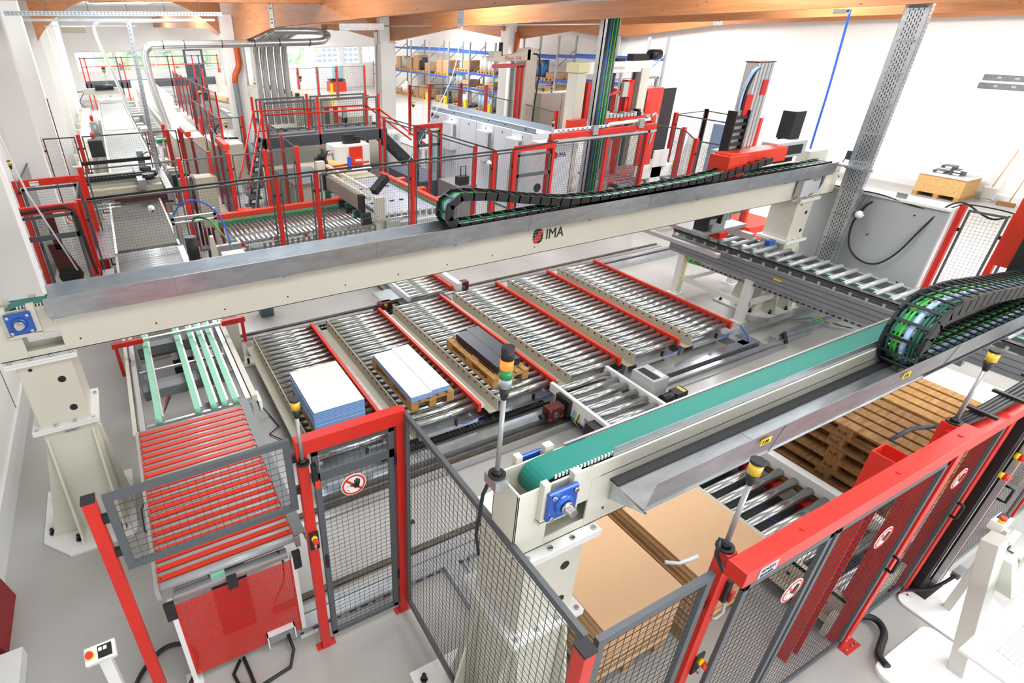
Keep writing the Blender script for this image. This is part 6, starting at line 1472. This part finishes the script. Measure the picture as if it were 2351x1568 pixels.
o = B().box(-1.88, -1.6, 2.9, 3.9, 0, .12).done('floor_block', WHT); tag(o, 'white block on the floor in the bottom left corner', 'block')

def rounded(x0, x1, y0, y1, r, n=6):
    P = []
    for cx, cy, a in ((x1-r, y1-r, 0), (x0+r, y1-r, PI/2), (x0+r, y0+r, PI), (x1-r, y0+r, 1.5*PI)):
        for k in range(n+1): P.append((cx+r*math.cos(a+PI/2*k/n), cy+r*math.sin(a+PI/2*k/n)))
    return P
PW = mat('powder_white', '#f0f0ee', .4)
t = T('operator_stand', 'cream leaning operator stand with keyboard shelf and stop button box at the bottom right', 'control stand', (4.95, .35, 0))
B().prism(rounded(4.40, 5.22, .12, .66, .09), 'z', 0, .045).done('base_plate', PW, t, .006)
CRM = mat('cream_grey_paint', '#c9c8bf', .45)
B().bar((5.0, .33, .04), (4.94, .585, 1.3), .16, .10, (0, 1, 0)).done('column', CRM, t, .003)
B().prism([(.35, .85), (.56, .85), (.6, 1.12), (.45, 1.12)], 'x', 5.03, 5.15).done('knuckle', CRM, t, .004)
B().box(5.02, 5.2, .52, .56, 1.12, 1.28).done('side_plate', CRM, t, .002); B().cyl((5.06, .515, 1.2), (5.06, .52, 1.2), .028, 18).done('round_cap', BLK, t); B().box(5.0, 5.25, .50, .53, 1.02, 1.07).done('black_arm', BLK, t)
B().box(5.12, 5.3, .42, .44, .9, 1.18).done('screen_back', CRM, t, .003)
q = B().box(5.1, 5.26, .6, .68, 1.24, 1.32).done('button_box', PW, t, .004); B().box(5.16, 5.25, .62, .67, 1.32, 1.325).done('key_pad', BLK, q)
B().cyl((5.13, .63, 1.32), (5.13, .63, 1.345), .02, 16).done('button_collar', YEL, q); B().cyl((5.13, .63, 1.345), (5.13, .63, 1.37), .02, 16).done('stop_button', RED2, q)
B().box(4.1, 5.0, -.05, .33, .96, .985).done('shelf', PW, t, .003)
t = T('keyboard', 'white computer keyboard on the shelf of the leaning operator stand', 'keyboard', (4.26, .1, 1.0))
B().prism([(.06, .985), (.255, .985), (.255, 1.02), (.06, 1.0)], 'x', 4.24, 4.76).done('case', PW, t, .003)
b = B()
for r_ in range(5):
    for c_ in range(19): b.cb((4.27+c_*.025+(.0 if c_ < 14 else .01), .09+r_*.028, 1.0+.0035*r_+.009), (.02, .021, .006))
b.done('keys', mat('key_grey', '#d6d6d4', .5), t)
t = T('small_stand', 'white floor plate with a short square post and grey plug, behind the leaning operator stand', 'stand', (5.55, .7, 0))
B().prism(rounded(5.28, 6.05, .42, .92, .09), 'z', 0, .02).done('base_plate', PW, t, .004); B().box(5.56, 5.62, .62, .68, .02, 1.0).done('post', CRM, t, .003)
B().box(5.62, 5.76, .7, .76, .3, .36).done('plug', GRYP, t, .004); B().tube(smooth([(5.62, .73, .33), (5.55, .75, .26), (5.5, .8, .15), (5.42, .9, .06), (5.3, .98, .03)]), .014).done('cable', BLK, t)
o = B().tube(smooth([(4.4, .93, .04), (4.6, .95, .05), (4.8, .94, .05), (4.87, .86, .05), (4.8, .77, .05), (4.65, .72, .05), (4.55, .68, .05), (4.5, .6, .06)]), .028).done('corrugated_hose', BLK); tag(o, 'thick black corrugated hose snaking on the floor to the operator stand', 'hose')
